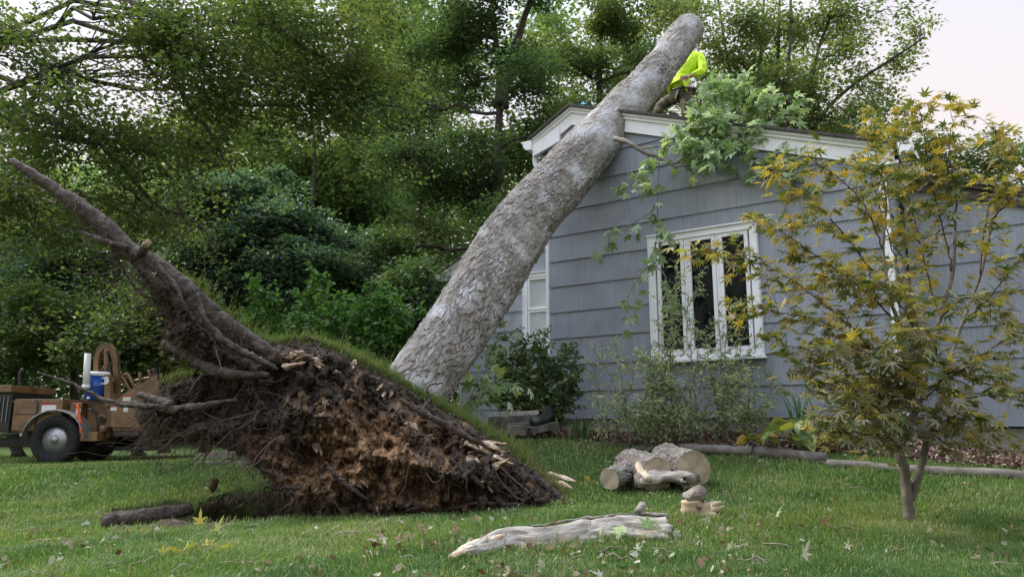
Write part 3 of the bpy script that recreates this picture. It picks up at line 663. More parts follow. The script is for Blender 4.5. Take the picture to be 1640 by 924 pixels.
TC, TR, TS = build_trunk()

# ---- root plate ---------------------------------------------------------------------------
plate = np.array([(150,350),(185,380),(212,400),(250,424),(285,452),(320,480),(345,500),(372,520),(398,540),(425,556),(452,549),(490,546),(520,556),(560,572),(600,592),(630,608),(665,630),(700,650),(735,668),(780,697),(815,718),(838,738),(852,756),(885,783),(915,803),(940,820),
    (925,832),(880,832),(800,834),(740,840),(700,842),(640,840),(590,842),(540,838),(500,834),(474,830),(470,806),(448,790),(425,768),(405,746),(385,728),(350,716),(318,712),(285,708),(262,712),(240,708),(228,690),(218,668),(222,646),(245,628),(262,612),(290,606),(318,604),(336,606),(322,588),(300,572),(275,556),(262,540),(270,520),(255,490),(240,462),(222,438),(208,420),(185,392),(160,380),(148,366)], float)
NP = len(plate)
def sdist(px, py):
    p = np.stack([np.asarray(px, float).ravel(), np.asarray(py, float).ravel()], -1); d = np.full(len(p), 1e9); ins = np.zeros(len(p), bool)
    for k in range(NP):
        a, b = plate[k], plate[(k+1) % NP]; ab = b-a; t = np.clip(((p-a)@ab)/(ab@ab), 0, 1); d = np.minimum(d, np.linalg.norm(p-a-t[:, None]*ab, axis=1))
        c = (a[1] > p[:, 1]) != (b[1] > p[:, 1]); xx = a[0]+(p[:, 1]-a[1])/(b[1]-a[1]+1e-12)*ab[0]; ins ^= c & (p[:, 0] < xx)
    return np.where(ins, d, -d).reshape(np.shape(px))
def Yedge(px, py):
    px = np.asarray(px, float); py = np.asarray(py, float)
    y = 7.15-.68*sst(py, 610, 830)
    return y-.25*(1-sst(px, 180, 420))*(1-sst(py, 560, 700))+.25*(1-sst(px, 220, 420))*sst(py, 580, 640)
def plate_front(px, py, noise=True):
    px = np.asarray(px, float); py = np.asarray(py, float)
    d = np.clip(sdist(px, py), 0, 1e9); D = 95.; pr = np.sqrt(np.clip(1-(1-np.clip(d/D, 0, 1))**2, 0, 1))
    Y = Yedge(px, py)-.48*pr-.20*sst(d, 60, 140)
    if noise:
        q = np.stack([px/115, py/115, 0*px], -1)
        f1, f2, cid, dv = voro((q*5.5+.35*np.stack([vnoise(q*7, 1), vnoise(q*7, 2), 0*px], -1)).reshape(-1, 3), 31)
        clod = (np.clip(1-f1*1.25, 0, 1)**.6).reshape(px.shape)
        f1, f2, cid, dv = voro((q*14).reshape(-1, 3), 37); clod2 = (np.clip(1-f1*1.2, 0, 1)).reshape(px.shape)
        rg = 1-np.abs(fbm(q*2.1, 4, 33, .55))
        am = .25+.75*pr
        n_ = -(rg-.62)*.26-clod*.09-clod2*.045-.085*fbm(q*np.array([12, 6.5, 1]), 5, 71, .62)-.05*np.abs(fbm(q*np.array([26, 12, 1]), 3, 73))
        # dark cavities
        cav = .0
        for (cx, cy, rx, ry, dp) in ((500, 745, 55, 34, .34), (690, 690, 40, 25, .14), (740, 790, 90, 22, .2), (590, 700, 45, 40, .10), (330, 650, 45, 25, .12), (420, 640, 40, 30, .12), (560, 800, 60, 20, .18), (655, 640, 34, 14, .12)):
            cav = cav+dp*np.exp(-(((px-cx)/rx)**2+((py-cy)/ry)**2)**1.4)
        Y = Y+am*(n_+cav)+.05*am
    return Y
def build_plate():
    st = 2.0; xs = np.arange(140, 948, st); ys = np.arange(340, 850, st); X, Yp = np.meshgrid(xs, ys)
    # rag the outline
    q = np.stack([X/40, Yp/40, 0*X], -1); d = sdist(X, Yp)+6.5*fbm(q, 5, 91, .7)
    ins = d > 0; nx = len(xs); ny = len(ys)
    dd = np.clip(d, 0, 1e9); D = 95; pr = np.sqrt(np.clip(1-(1-np.clip(dd/D, 0, 1))**2, 0, 1))
    yf = plate_front(X, Yp); ye = Yedge(X, Yp)
    e = sst(dd, 0, 9); yf = ye*(1-e)+yf*e
    yb = ye+.30*pr+.35*sst(dd, 30, 120)+.04*e*fbm(q, 3, 5)
    for side, Yv in ((0, yf), (1, yb)):
        P3 = Pn(X, Yp, Yv).reshape(-1, 3)
        c = ins[:-1, :-1] & ins[1:, :-1] & ins[:-1, 1:] & ins[1:, 1:]
        ii, jj = np.nonzero(c); a = ii*nx+jj
        Q = np.stack([a, a+nx, a+nx+1, a+1], -1)
        if side: Q = Q[:, ::-1]
        use = np.unique(Q); mp = np.full(nx*ny, -1); mp[use] = np.arange(len(use))
        if side == 0: V1, Q1, u1 = P3[use], mp[Q], use
        else: V2, Q2, u2 = P3[use], mp[Q], use
    allu = np.concatenate([u1, u2]); px = X.ravel()[allu]; py = Yp.ravel()[allu]
    qq = np.stack([px/115, py/115, 0*px], -1); nz = fbm(qq*3.4, 4, 101)
    clay = np.exp(-(((px-560)/150)**2+((py-735)/85)**2)**1.2)+.55*np.exp(-(((px-700)/90)**2+((py-790)/40)**2))
    clay = np.clip(sst(1.25*clay+.45*nz, .35, .95), 0, 1); clay[len(u1):] = 0
    mesh_np('root_plate', np.vstack([V1, V2]), [Q1, Q2+len(V1)], M['soil'], FT, True, v=clay)
build_plate()

def on(px, py, lift=0.0): 
    y = float(plate_front(np.array([px]), np.array([py]))[0]) if sdist(np.array([px]), np.array([py]))[0] > 4 else float(Yedge(px, py))
    return P(px, py, y-lift)
# the thick arm root, rising out to the upper left
def arm():
    def rt(pts, rad, mat='armroot', n=14, name='root', rough=.22, seed=1):
        c = curve([P(*p) for p in pts], 9, .004); r = np.interp(np.linspace(0, 1, len(c)), np.linspace(0, 1, len(rad)), rad)
        t = T(); t.tube(c, r, n, rough=rough, seed=seed); return t.build(name, M[mat], FT, True)
    rt([(20,258,6.9),(80,298,6.85),(130,333,6.82),(163,359,6.8),(203,397,6.78),(257,432,6.76),(291,461,6.76),(318,484,6.76),(351,514,6.8),(391,541,6.85),(440,572,6.9),(490,600,6.95)], [.035, .058, .072, .078, .083, .09, .10, .10, .095, .085, .06, .03], seed=3, rough=.3)
    rt([(222,412,6.72),(229,402,6.66),(234,393,6.60)], [.045, .042, .036], seed=9)
    rt([(212,405,6.75),(240,440,6.7),(280,478,6.7),(320,515,6.72),(360,545,6.75),(400,572,6.8)], [.02, .04, .05, .055, .045, .02], 'root', seed=31, rough=.35)
    rt([(318,470,6.55),(326,505,6.5),(350,538,6.48),(385,560,6.5),(420,578,6.5),(445,592,6.55)], [.012, .022, .028, .03, .026, .014], seed=5, n=8)
    rt([(252,420,6.55),(262,436,6.5),(284,462,6.48),(296,492,6.5),(322,520,6.55)], [.014, .02, .018, .014, .008], n=7, seed=6)
    rt([(130,372,6.7),(165,385,6.66),(205,398,6.64)], [.012, .025, .03], n=7, seed=7)
    rt([(262,548,6.95),(300,570,6.8),(340,592,6.6),(380,600,6.5),(430,600,6.45)], [.03, .04, .045, .04, .02], 'root', rough=.35, seed=11)
    rt([(205,645,6.95),(235,650,6.85),(275,655,6.7),(320,650,6.6),(380,640,6.5)], [.022, .032, .036, .03, .012], 'armroot', rough=.4, seed=12)
    rt([(222,632,6.9),(245,638,6.82),(275,650,6.7)], [.022, .035, .05], 'armroot', seed=13)
    rt([(60,596,6.9),(110,612,6.9),(150,632,6.88),(185,646,6.85),(230,650,6.8),(270,650,6.7)], [.006, .014, .018, .02, .022, .02], 'armroot', 8, seed=14, rough=.1)
    rt([(850,752,6.45),(868,772,6.4),(888,790,6.35),(905,806,6.32),(912,818,6.3)], [.035, .03, .03, .026, .02], 'armroot', 8, seed=15)
    rt([(700,820,6.2),(760,806,6.15),(820,808,6.15),(880,812,6.2)], [.012, .014, .014, .01], 'root', 6, seed=16)
    rt([(720,735,6.2),(740,752,6.15),(762,768,6.1),(775,782,6.1)], [.02, .024, .022, .015], 'root', 8, seed=17)
    rt([(520,740,5.95),(540,764,5.95),(560,780,5.95),(590,800,6.0)], [.012, .018, .02, .012], 'root', 8, seed=19)
    rt([(640,640,6.4),(680,662,6.35),(730,690,6.35),(780,716,6.4)], [.02, .028, .028, .012], 'root', 10, rough=.4, seed=20)
arm()
def medium_roots():
    r2 = random.Random(5); k = 0
    while k < 70:
        px = r2.uniform(240, 900); py = r2.uniform(420, 825)
        if sdist(np.array([px]), np.array([py]))[0] < 10: continue
        a = math.atan2(py-690, px-600)+r2.gauss(0, .7); L = r2.uniform(25, 95); n = 7; pts = []; ok = True
        for i in range(n):
            q = (px+math.cos(a)*L*i/n, py+math.sin(a)*L*i/n); a += r2.gauss(0, .3)
            lift = .012+.05*math.sin(pi*i/n)*r2.random()
            pts.append(on(q[0], q[1], lift))
        rd = r2.choice([.004, .006, .008, .011, .015])
        if not all(abs(pts[i][1]-pts[i-1][1]) < .25 for i in range(1, n)): continue
        c = curve(pts, 4, .003); t = T(); t.tube(c, np.linspace(rd, rd*.4, len(c)), 6, rough=.2, seed=k); t.build('root', M['root'], FT, True); k += 1
medium_roots()
def rootlets():
    t = T(); r2 = np.random.default_rng(3); N = 12500
    px = r2.uniform(145, 940, N*3); py = r2.uniform(345, 842, N*3); d = sdist(px, py)
    k = (d > -1); px, py, d = px[k][:N], py[k][:N], d[k][:N]
    # bias: denser on the left half and along edges
    k = r2.uniform(size=len(px)) < np.where(px < 480, 1, .55)*np.where(d < 22, 1, .75); px, py, d = px[k], py[k], d[k]
    Y = plate_front(px, py)*sst(d, 0, 6)+Yedge(px, py)*(1-sst(d, 0, 6)); B = Pn(px, py, Y)
    for b, dd, x in zip(B, d, px):
        L = r2.gamma(2.2, .045)*(2.3 if (x < 335 and b[2] < 1.15) else 1.4 if x < 480 else 1.0); n = 5
        dr = np.array([r2.normal(0, .7)-(.35 if x < 400 else 0), -abs(r2.normal(0, .6))-.15, r2.normal(-.55, .55)]); dr /= np.linalg.norm(dr)
        p = [b-dr*.01]
        for i in range(n):
            dr = dr+r2.normal(0, .32, 3)+np.array([0, 0, -.12]); dr /= np.linalg.norm(dr); p.append(p[-1]+dr*L/n)
        rd = r2.choice([.0013, .0018, .0025, .004], p=[.48, .34, .14, .04])
        t.tube(p, np.linspace(rd, rd*.45, n+1), 3, v=float(np.clip(r2.beta(1.6, 2.2), 0, 1)), cap=False)
    # fibres and soil clinging to the arm root
    ap = np.array([(100,311),(130,333),(163,359),(203,397),(257,432),(291,461),(318,484),(351,514),(391,541)], float); ac = curve([(x, y, 0) for x, y in ap], 6)
    for k in range(1500):
        i = int(len(ac)*r2.uniform()**.6); i = min(i, len(ac)-1); off = r2.uniform(-9, 15); b = np.array(P(ac[i][0]-off*.55, ac[i][1]+off*.8, 6.72+.08*abs(off)/12))
        L = r2.gamma(2., .05); dr = np.array([r2.normal(-.3, .6), -abs(r2.normal(0, .4)), r2.normal(-.5, .6)]); dr /= np.linalg.norm(dr); p = [b]
        for j in range(4):
            dr = dr+r2.normal(0, .4, 3)+np.array([0, 0, -.1]); dr /= np.linalg.norm(dr); p.append(p[-1]+dr*L/4)
        t.tube(p, np.linspace(.0028, .001, 5), 3, v=float(np.clip(r2.beta(1.6, 2.2), 0, 1)), cap=False)
    # long thin roots trailing free of the plate
    for (x0, y0, dx, dy, L) in [(300,705,-15,60,.3),(330,712,5,70,.4),(345,715,-40,60,.45),(400,745,20,40,.25),(200,400,-60,20,.5),(215,430,-60,25,.5),(160,378,-40,10,.3),(230,470,-40,30,.35),(425,770,-40,30,.35),(380,728,-60,50,.5),(340,600,70,-40,.6),(300,500,60,60,.5),(350,560,70,50,.6),(380,620,60,-20,.6),(430,650,-70,30,.6),(450,700,-60,30,.5),(640,690,30,50,.4),(665,740,20,60,.4),(700,720,20,90,.6),(880,800,-90,10,.8)]*2:
        b = np.array(on(x0+random.uniform(-8, 8), y0+random.uniform(-6, 6), .02)); dr = np.array([dx, -20, -dy], float); dr /= np.linalg.norm(dr); p = [b]
        for i in range(9):
            dr = dr+r2.normal(0, .28, 3); dr /= np.linalg.norm(dr); p.append(p[-1]+dr*L/9)
        t.tube(p, np.linspace(.005, .0015, 10), 4, v=.75, cap=False)
    t.build('rootlets', M['rootlet'], FT, True, kind='stuff')
    # crumbs and clods of soil caught in the roots
    t = T(); r3 = np.random.default_rng(8); N = 2600
    px = r3.uniform(150, 940, N*2); py = r3.uniform(350, 842, N*2); d = sdist(px, py); k = d > 1; px, py, d = px[k][:N], py[k][:N], d[k][:N]
    B = Pn(px, py, plate_front(px, py)*sst(d, 0, 6)+Yedge(px, py)*(1-sst(d, 0, 6)))
    ph = (1+5**.5)/2; ico = np.array([(-1, ph, 0), (1, ph, 0), (-1, -ph, 0), (1, -ph, 0), (0, -1, ph), (0, 1, ph), (0, -1, -ph), (0, 1, -ph), (ph, 0, -1), (ph, 0, 1), (-ph, 0, -1), (-ph, 0, 1)])/1.9
    fi = [(0, 11, 5), (0, 5, 1), (0, 1, 7), (0, 7, 10), (0, 10, 11), (1, 5, 9), (5, 11, 4), (11, 10, 2), (10, 7, 6), (7, 1, 8), (3, 9, 4), (3, 4, 2), (3, 2, 6), (3, 6, 8), (3, 8, 9), (4, 9, 5), (2, 4, 11), (6, 2, 10), (8, 6, 7), (9, 8, 1)]
    for b, x, y in zip(B, px, py):
        s = r3.gamma(1.6, .006)+.004; V = ico*s*r3.uniform(.6, 1.4, (12, 1))*r3.uniform(.7, 1.3, 3); V[:, 2] *= 1.3
        cl = np.exp(-(((x-560)/150)**2+((y-735)/85)**2)**1.2)
        t.add(b+V, None, fi, float(np.clip(cl*.8+r3.normal(0, .15), 0, 1)))
    t.build('soil_clods', M['soil'], FT, False, kind='stuff')
rootlets()
def clod():
    t = T(); a = on(345, 722, .02); b = P(340, 768, 6.75); t.tube(bez(a, b, .03, 8, .03), .003, 4); c = curve([P(340, 764, 6.75), P(341, 772, 6.75), P(340, 782, 6.75), P(338, 790, 6.75)], 5); t.tube(c, [.008, .018, .03, .036, .034, .038, .036, .03, .034, .03, .028, .024, .02, .014, .01, .004], 9, rough=.6)
    t.build('hanging_clod', M['soil'], FT, True)
clod()
def shards(px, py, size, n, dirn=(1, .3), mat='rawroot', lift=.02, flat_=.35):
    """a torn root end: long splinters fanning out of one socket"""
    t = T(); r2 = random.Random(int(px*7+py)); b = np.array(on(px, py, lift))
    for k in range(max(2, int(n*.6))):
        L = 1.15*size*r2.uniform(.5, 1.1); w_ = size*r2.uniform(.15, .36)
        d = np.array([dirn[0]+r2.gauss(0, .35), -.35+r2.gauss(0, .3), -dirn[1]+r2.gauss(0, .35)]); d /= np.linalg.norm(d)
        a = np.cross(d, [0, 0, 1.0]); a /= np.linalg.norm(a)+1e-6; c = np.cross(d, a)
        o = b+a*r2.gauss(0, size*.22)+c*r2.gauss(0, size*.22)-d*L*.4; m = 7; pr = []
        rings = []
        for i in range(m):
            f = i/(m-1); ww = w_*(1-.75*f**1.6)*r2.uniform(.75, 1.2); cc = o+d*L*f+a*.02*size*math.sin(f*6+k)
            for j in range(7):
                an = 2*pi*j/7; rr = ww*(r2.uniform(.55, 1.15))
                rings.append(cc+a*math.cos(an)*rr+c*math.sin(an)*rr*flat_*1.6)
        Q = [[i*7+j, i*7+(j+1) % 7, (i+1)*7+(j+1) % 7, (i+1)*7+j] for i in range(m-1) for j in range(7)]
        e = len(rings); rings += [o, rings[-1]*.5+rings[-4]*.5]
        Tr = [[e, (j+1) % 7, j] for j in range(7)]+[[e+1, (m-1)*7+j, (m-1)*7+(j+1) % 7] for j in range(7)]
        t.add(np.array(rings), Q, Tr)
    return t.build('broken_root', M[mat], FT, False)
for a in [(478,572,.17,9,(.8,-.5)),(505,580,.15,7,(1,.5)),(455,570,.09,6,(-.5,.2)),(520,648,.13,7,(-.3,.6)),(560,628,.10,4,(1,.2)),(565,585,.12,7,(.1,1)),(618,628,.13,8,(-.2,.8)),(652,690,.15,8,(.6,.6)),(640,672,.09,4,(.6,.2)),
          (512,715,.12,6,(.2,.8)),(572,778,.10,5,(.8,.6)),(600,820,.09,4,(.2,1)),(755,712,.14,8,(.9,.1)),(785,722,.20,12,(1,.15)),(800,745,.16,9,(.9,0)),(765,738,.15,8,(1,.1)),(780,778,.10,5,(.9,.6)),(740,705,.09,6,(-.4,.1)),(650,712,.08,2,(-.2,1)),
          (622,690,.07,3,(1,.6)),(470,800,.08,4,(0,1)),(225,632,.07,5,(-1,-.2)),(388,548,.07,5,(-.2,-.5)),(248,440,.07,4,(0,.9)),(655,760,.07,3,(.1,.8)),(545,785,.09,4,(.2,.7)),(690,700,.06,3,(1,.2)),(540,600,.07,4,(1,.1))]:
    shards(*a)
# the cut end on the stub of the arm root
t = T(); t.tube([P(234, 393, 6.60), P(237, 388, 6.56)], [.036, .032], 14, rough=.15); t.build('broken_root', M['rawroot'], FT, True)

def turf():
    """sod still growing on the plate's upper rim and back"""
    up = np.array([(296,442),(330,474),(365,505),(398,530),(425,552),(452,546),(490,543),(520,553),(560,569),(600,589),(630,605),(665,627),(700,647),(735,665),(780,694),(815,715),(838,736),(852,754),(885,781),(915,801),(940,818)], float)
    seg = np.linalg.norm(np.diff(up, axis=0), axis=1); cs = np.r_[0, np.cumsum(seg)]
    r2 = np.random.default_rng(4); V = []; n = 17000
    u = r2.uniform(0, cs[-1], n); u = np.where((u < 150) & (r2.uniform(size=n) < .72), r2.uniform(150, cs[-1], n), u); px = np.interp(u, cs, up[:, 0])+r2.normal(0, 2, n); py = np.interp(u, cs, up[:, 1])+r2.normal(1.5, 2, n)
    back = r2.exponential(.14, n); back = np.minimum(back, .7)-.05
    C = Pn(px, py, Yedge(px, py)); C[:, 1] += back; C[:, 2] += back*.03+.004; C[:, 0] += back*.3
    # second patch: on the small left lobe
    m = 2600; qx = r2.uniform(252, 338, m); qy = 612-10*np.sin((qx-252)/86*pi)**.7+r2.normal(0, 2, m); C2 = Pn(qx, qy, Yedge(qx, qy)); b2 = r2.uniform(0, .4, m); C2[:, 1] += b2; C2[:, 2] += b2*.03
    C = np.vstack([C, C2]); n = len(C); u = np.r_[u, np.full(m, 50)]
    nd = np.array([.25, -.05, .95]); L = r2.gamma(2.4, .021, n)[:, None]*np.where(r2.uniform(size=n) < .25, 1.3, .85)[:, None]
    hang = (r2.uniform(size=n) < .16)
    D = nd+r2.normal(0, .38, (n, 3)); D[hang] = np.array([-.2, -.7, -.7])+r2.normal(0, .3, (hang.sum(), 3)); D /= np.linalg.norm(D, axis=1)[:, None]
    S = np.cross(D, r2.normal(size=(n, 3))); S /= np.linalg.norm(S, axis=1)[:, None]; S *= .0026
    bend = r2.normal(0, .4, (n, 3)); bend[:, 2] -= .25
    mid = C+D*L*.55; tip = mid+(D+bend*.8)*L*.45
    VV = np.stack([C-S, C+S, mid+S*.8, mid-S*.8, tip], 1).reshape(-1, 3); o = (np.arange(n)*5)[:, None]
    v = np.clip(r2.normal(.36, .25, n)+.45*hang+.25*sst(np.concatenate([py, qy]), 690, 800), 0, 1)
    mesh_np('turf', VV, [o+np.array([[0, 1, 2, 3]]), o+np.array([[3, 2, 4]])], M['turf'], FT, False, v=np.repeat(v, 5), kind='stuff')
turf()

def leafy(paths, parent, leafkind, size, mat, spacing, sidelen, twigmat='twig', rad=.006, up=.6, droop=.5, vfun=None, name='leaves', bname='branch', nsides=6, jitter=.35, skip=0., dens=1.0, rads=None):
    """branches with side twigs carrying leaves; returns objects"""
    tb = T(); LC = []; LU = []; LV = []
    for k, pth in enumerate(paths):
        c = curve(pth, 8, .004); L = np.r_[0, np.cumsum(np.linalg.norm(np.diff(c, axis=0), axis=1))]
        r0 = rads[k] if rads else rad
        tb.tube(c, np.linspace(r0, max(r0*.25, .0018), len(c)), nsides)
        n = int(L[-1]/spacing); tot = L[-1]
        for i in range(n):
            u = tot*(skip+(1-skip)*(i+random.random())/n)
            p = np.array([np.interp(u, L, c[:, j]) for j in range(3)]); tg = c[min(np.searchsorted(L, u), len(c)-1)]-c[max(np.searchsorted(L, u)-1, 0)]; tg = tg/(np.linalg.norm(tg)+1e-9)
            sd = rng.normal(size=3); sd -= tg*sd.dot(tg)*.9; sd[2] *= .6; sd /= np.linalg.norm(sd); d = sd+tg*.8; d /= np.linalg.norm(d)
            sl_ = sidelen*random.uniform(.35, 1.1); m = max(2, int(dens*sl_/(size*.45))); e = p+d*sl_; e[2] -= droop*sl_*.35
            q = bez(p, e, .04, 5, .02); tb.tube(q, np.linspace(.0028, .0012, 5), 3, cap=False)
            for w_ in range(m):
                f = (w_+.6)/m; pos = np.array([np.interp(f, np.linspace(0, 1, 5), q[:, j]) for j in range(3)])+rng.normal(0, size*.18, 3)
                LC.append(pos); LU.append(d+rng.normal(0, .8, 3)); 
                LV.append(vfun(pos) if vfun else random.random())
    tb.build(bname, M[twigmat], parent, True)
    return leafobj(name, np.array(LC), size, leafkind, mat, parent, up=up, droop=droop, outward=np.array(LU), v=np.array(LV))
def silver():
    vf = lambda p: np.clip(rng.choice([.1, .3, .5, .65, .95], p=[.16, .26, .25, .22, .11])+rng.normal(0, .07), 0, 1)
    q = lambda l: [P(*a) for a in l]
    # stout stubs under the stem
    t = T(); t.tube(curve(q([(985,222,8.95),(1005,228,8.75),(1030,243,8.65),(1060,256,8.6),(1085,270,8.55)]), 6, .004), [.032]*6+[.028]*6+[.022]*7+[.014]*6, 8, rough=.15); t.build('branch', M['greylimb'], FT, True)
    leafy([q(a) for a in [
      [(1022,240,8.7),(1060,234,8.65),(1110,236,8.55),(1160,238,8.45),(1200,250,8.3),(1240,268,8.2)],
      [(1060,240,8.65),(1090,210,8.65),(1120,180,8.7),(1150,150,8.75),(1170,120,8.8)],
      [(1100,238,8.55),(1130,215,8.5),(1170,190,8.5),(1210,170,8.5),(1250,180,8.45)],
      [(1130,235,8.5),(1125,180,8.6),(1128,140,8.7)],
      [(1160,238,8.45),(1190,215,8.4),(1225,215,8.35),(1260,240,8.3),(1290,262,8.2)],[(1200,250,8.3),(1240,262,8.2),(1270,280,8.1),(1290,300,8.05)],[(1210,170,8.5),(1250,160,8.5),(1290,170,8.4)],[(1120,180,8.7),(1160,150,8.8),(1200,140,8.8),(1230,150,8.8)],
      [(1085,268,8.55),(1110,262,8.5),(1140,255,8.45),(1170,262,8.4)],
      [(1040,248,8.65),(1030,275,8.6),(1015,290,8.55)],
      [(1080,262,8.55),(1110,245,8.5),(1150,220,8.45)],
      [(1085,222,8.7),(1115,205,8.6),(1140,195,8.55),(1180,205,8.5)]]],
      FT, 'maple', .135, M['silverleaf'], .052, .30, 'greylimb', .010, .35, .7, vf, 'foliage', skip=.1, dens=1.35)
    leafy([q(a) for a in [
      [(1056,252,8.6),(1054,300,8.58),(1053,345,8.58),(1050,395,8.55),(1046,425,8.5)],
      [(1052,330,8.58),(1035,345,8.56),(1000,365,8.55),(975,380,8.5),(978,405,8.5)],
      [(1050,420,8.5),(1030,435,8.48),(1012,460,8.46),(1004,490,8.46),(1012,512,8.45)],
      [(1054,360,8.55),(1068,375,8.5),(1082,390,8.5)], [(1048,425,8.5),(1064,440,8.45),(1072,470,8.4),(1076,505,8.4)],
      [(1053,300,8.58),(1030,310,8.56)]]],
      FT, 'maple', .125, M['silverleaf'], .075, .15, 'greylimb', .008, .1, 1.2, lambda p: np.clip(rng.choice([.12, .35, .5, .6])+rng.normal(0, .05), 0, 1), 'foliage', skip=.2)
    # broken low limb leaning by the butt
    leafy([q(a) for a in [
      [(740,665,8.0),(765,625,8.3),(778,590,8.4),(790,555,8.45),(812,532,8.5)],[(745,660,8.0),(760,620,8.1),(770,600,8.2)],
      [(765,625,8.3),(800,610,8.3),(835,615,8.2)],[(750,650,8.1),(780,640,8.1),(800,640,8.0)],[(740,650,8.1),(770,630,8.1),(790,625,8.2)]]],
      FT, 'maple', .13, M['silverleaf'], .06, .18, 'greylimb', .007, .3, .8, vf, 'foliage', skip=.15)
silver()

# ------------------------------------------------------------------ background and yard trees
def tree(name, label, cat, base, top, tr, lobes, leaf, kind, mat, per, crad, flatz=.5, limbmat='limb', stems=None, group=None, vb=0., vs=.25, up=.8, droop=.2, limbr=.35, twigs=True, lean=None):
    b = Vector(base); root = empty(name, b, label=label, cat=cat, group=group)
    t = T(); skel = []
    st = stems or [[tuple(b), tuple(b.lerp(Vector(top), .35)+Vector((random.gauss(0, .1), random.gauss(0, .1), 0))), tuple(b.lerp(Vector(top), .7)+Vector((random.gauss(0, .15), random.gauss(0, .15), 0))), tuple(top)]]
    for s_ in st:
        c = curve(s_, 8, .01); r = np.linspace(tr, tr*.22, len(c)); r[0] *= 1.35; t.tube(c, r, 10, rough=.12); skel += [(p, rr) for p, rr in zip(c[3:], r[3:])]
    
    SK = np.array([p for p, _ in skel]); SR_ = np.array([r for _, r in skel])
    LC = []; LV = []; LU = []
    for (c, rr, n) in lobes:
        c = np.array(tuple(c)); rr = np.array(rr)
        # attach the lobe's limb a little below its centre
        dd = np.linalg.norm(SK-(c-np.array([0, 0, rr[2]*.3])), axis=1); k = int(np.argmin(dd)); a = SK[k]
        lr = min(SR_[k]*.6, .03+.02*rr.max())*(limbr/.35)
        lim = bez(a, c, .06, 8, .03); t.tube(lim, np.linspace(lr, lr*.35, 8), 7)
        D = rng.normal(size=(n, 3)); D /= np.linalg.norm(D, axis=1)[:, None]; rad = .25+.8*rng.uniform(0, 1, n)**.6
        cl = c+D*rr*rad[:, None]
        for q in cl:
            if q[2] < .3: q[2] = .3
            a = lim[rng.integers(3, 8)]
            if twigs:
                tw = bez(a, q, .08, 6, .05); t.tube(tw, np.linspace(max(lr*.28, .008), .004, 6), 4, cap=False)
                w_ = int(per*.35); u = rng.uniform(.45, 1, w_); LC.append(np.stack([np.interp(u, np.linspace(0, 1, 6), tw[:, j]) for j in range(3)], -1)+rng.normal(0, crad*.3, (w_, 3)))
                LV.append(np.full(w_, rng.normal(.4+vb, vs))+rng.normal(0, .1, w_)); LU.append(np.tile(q-a, (w_, 1))/(np.linalg.norm(q-a)+.01))
            m = int(1.4*per*rng.uniform(.5, 1.4)); o = rng.normal(0, 1, (m, 3)); o /= np.linalg.norm(o, axis=1)[:, None]; o *= (rng.uniform(0, 1, m)**.5)[:, None]*crad*rng.uniform(.7, 1.4); o[:, 2] *= flatz
            LC.append(q+o); LV.append(np.full(m, rng.normal(.4+vb, vs))+rng.normal(0, .1, m)+.1*(rng.uniform(size=m) < .1)); LU.append(o/crad)
    t.build('trunk', M[limbmat], root, True)
    leafobj('crown', np.vstack(LC), leaf*1.22, kind, mat, root, up=up, droop=droop, v=np.concatenate(LV), outward=np.vstack(LU))
    return root
def lob(px, py, Y, wpx, hpx_, ry, n):
    q = P(px, py, Y); return (q, (wpx*Y/F, ry, hpx_*Y/F), n)
def gz(x, y): return float(ground(x, y, False))

# 1 dark overhanging oak whose stem stands just outside the left of the picture
b = (-10.4, 12.2); tree('oak_tree', 'dark oak whose low boughs overhang the yard at upper left', 'tree', (b[0], b[1], gz(*b)-.1), (-9.6, 12.0, 10.5), .34,
  [lob(60,60,11,120,80,1.2,20),lob(250,30,10.5,110,60,1.2,20),lob(330,130,10.5,80,70,1.2,22),lob(110,210,11,120,60,1.3,22),lob(60,340,11.5,110,80,1.4,22),lob(250,250,11,90,40,1.2,17),lob(420,40,11,110,70,1.3,20),lob(560,50,11.5,110,60,1.3,24),lob(580,160,12,90,60,1.2,26),lob(480,170,11.5,80,40,1.2,14),lob(200,340,12,90,50,1.2,16)],
  .072, 'oval', M['oakleaf'], 95, .5, .6, vb=.05, vs=.25, droop=.4)
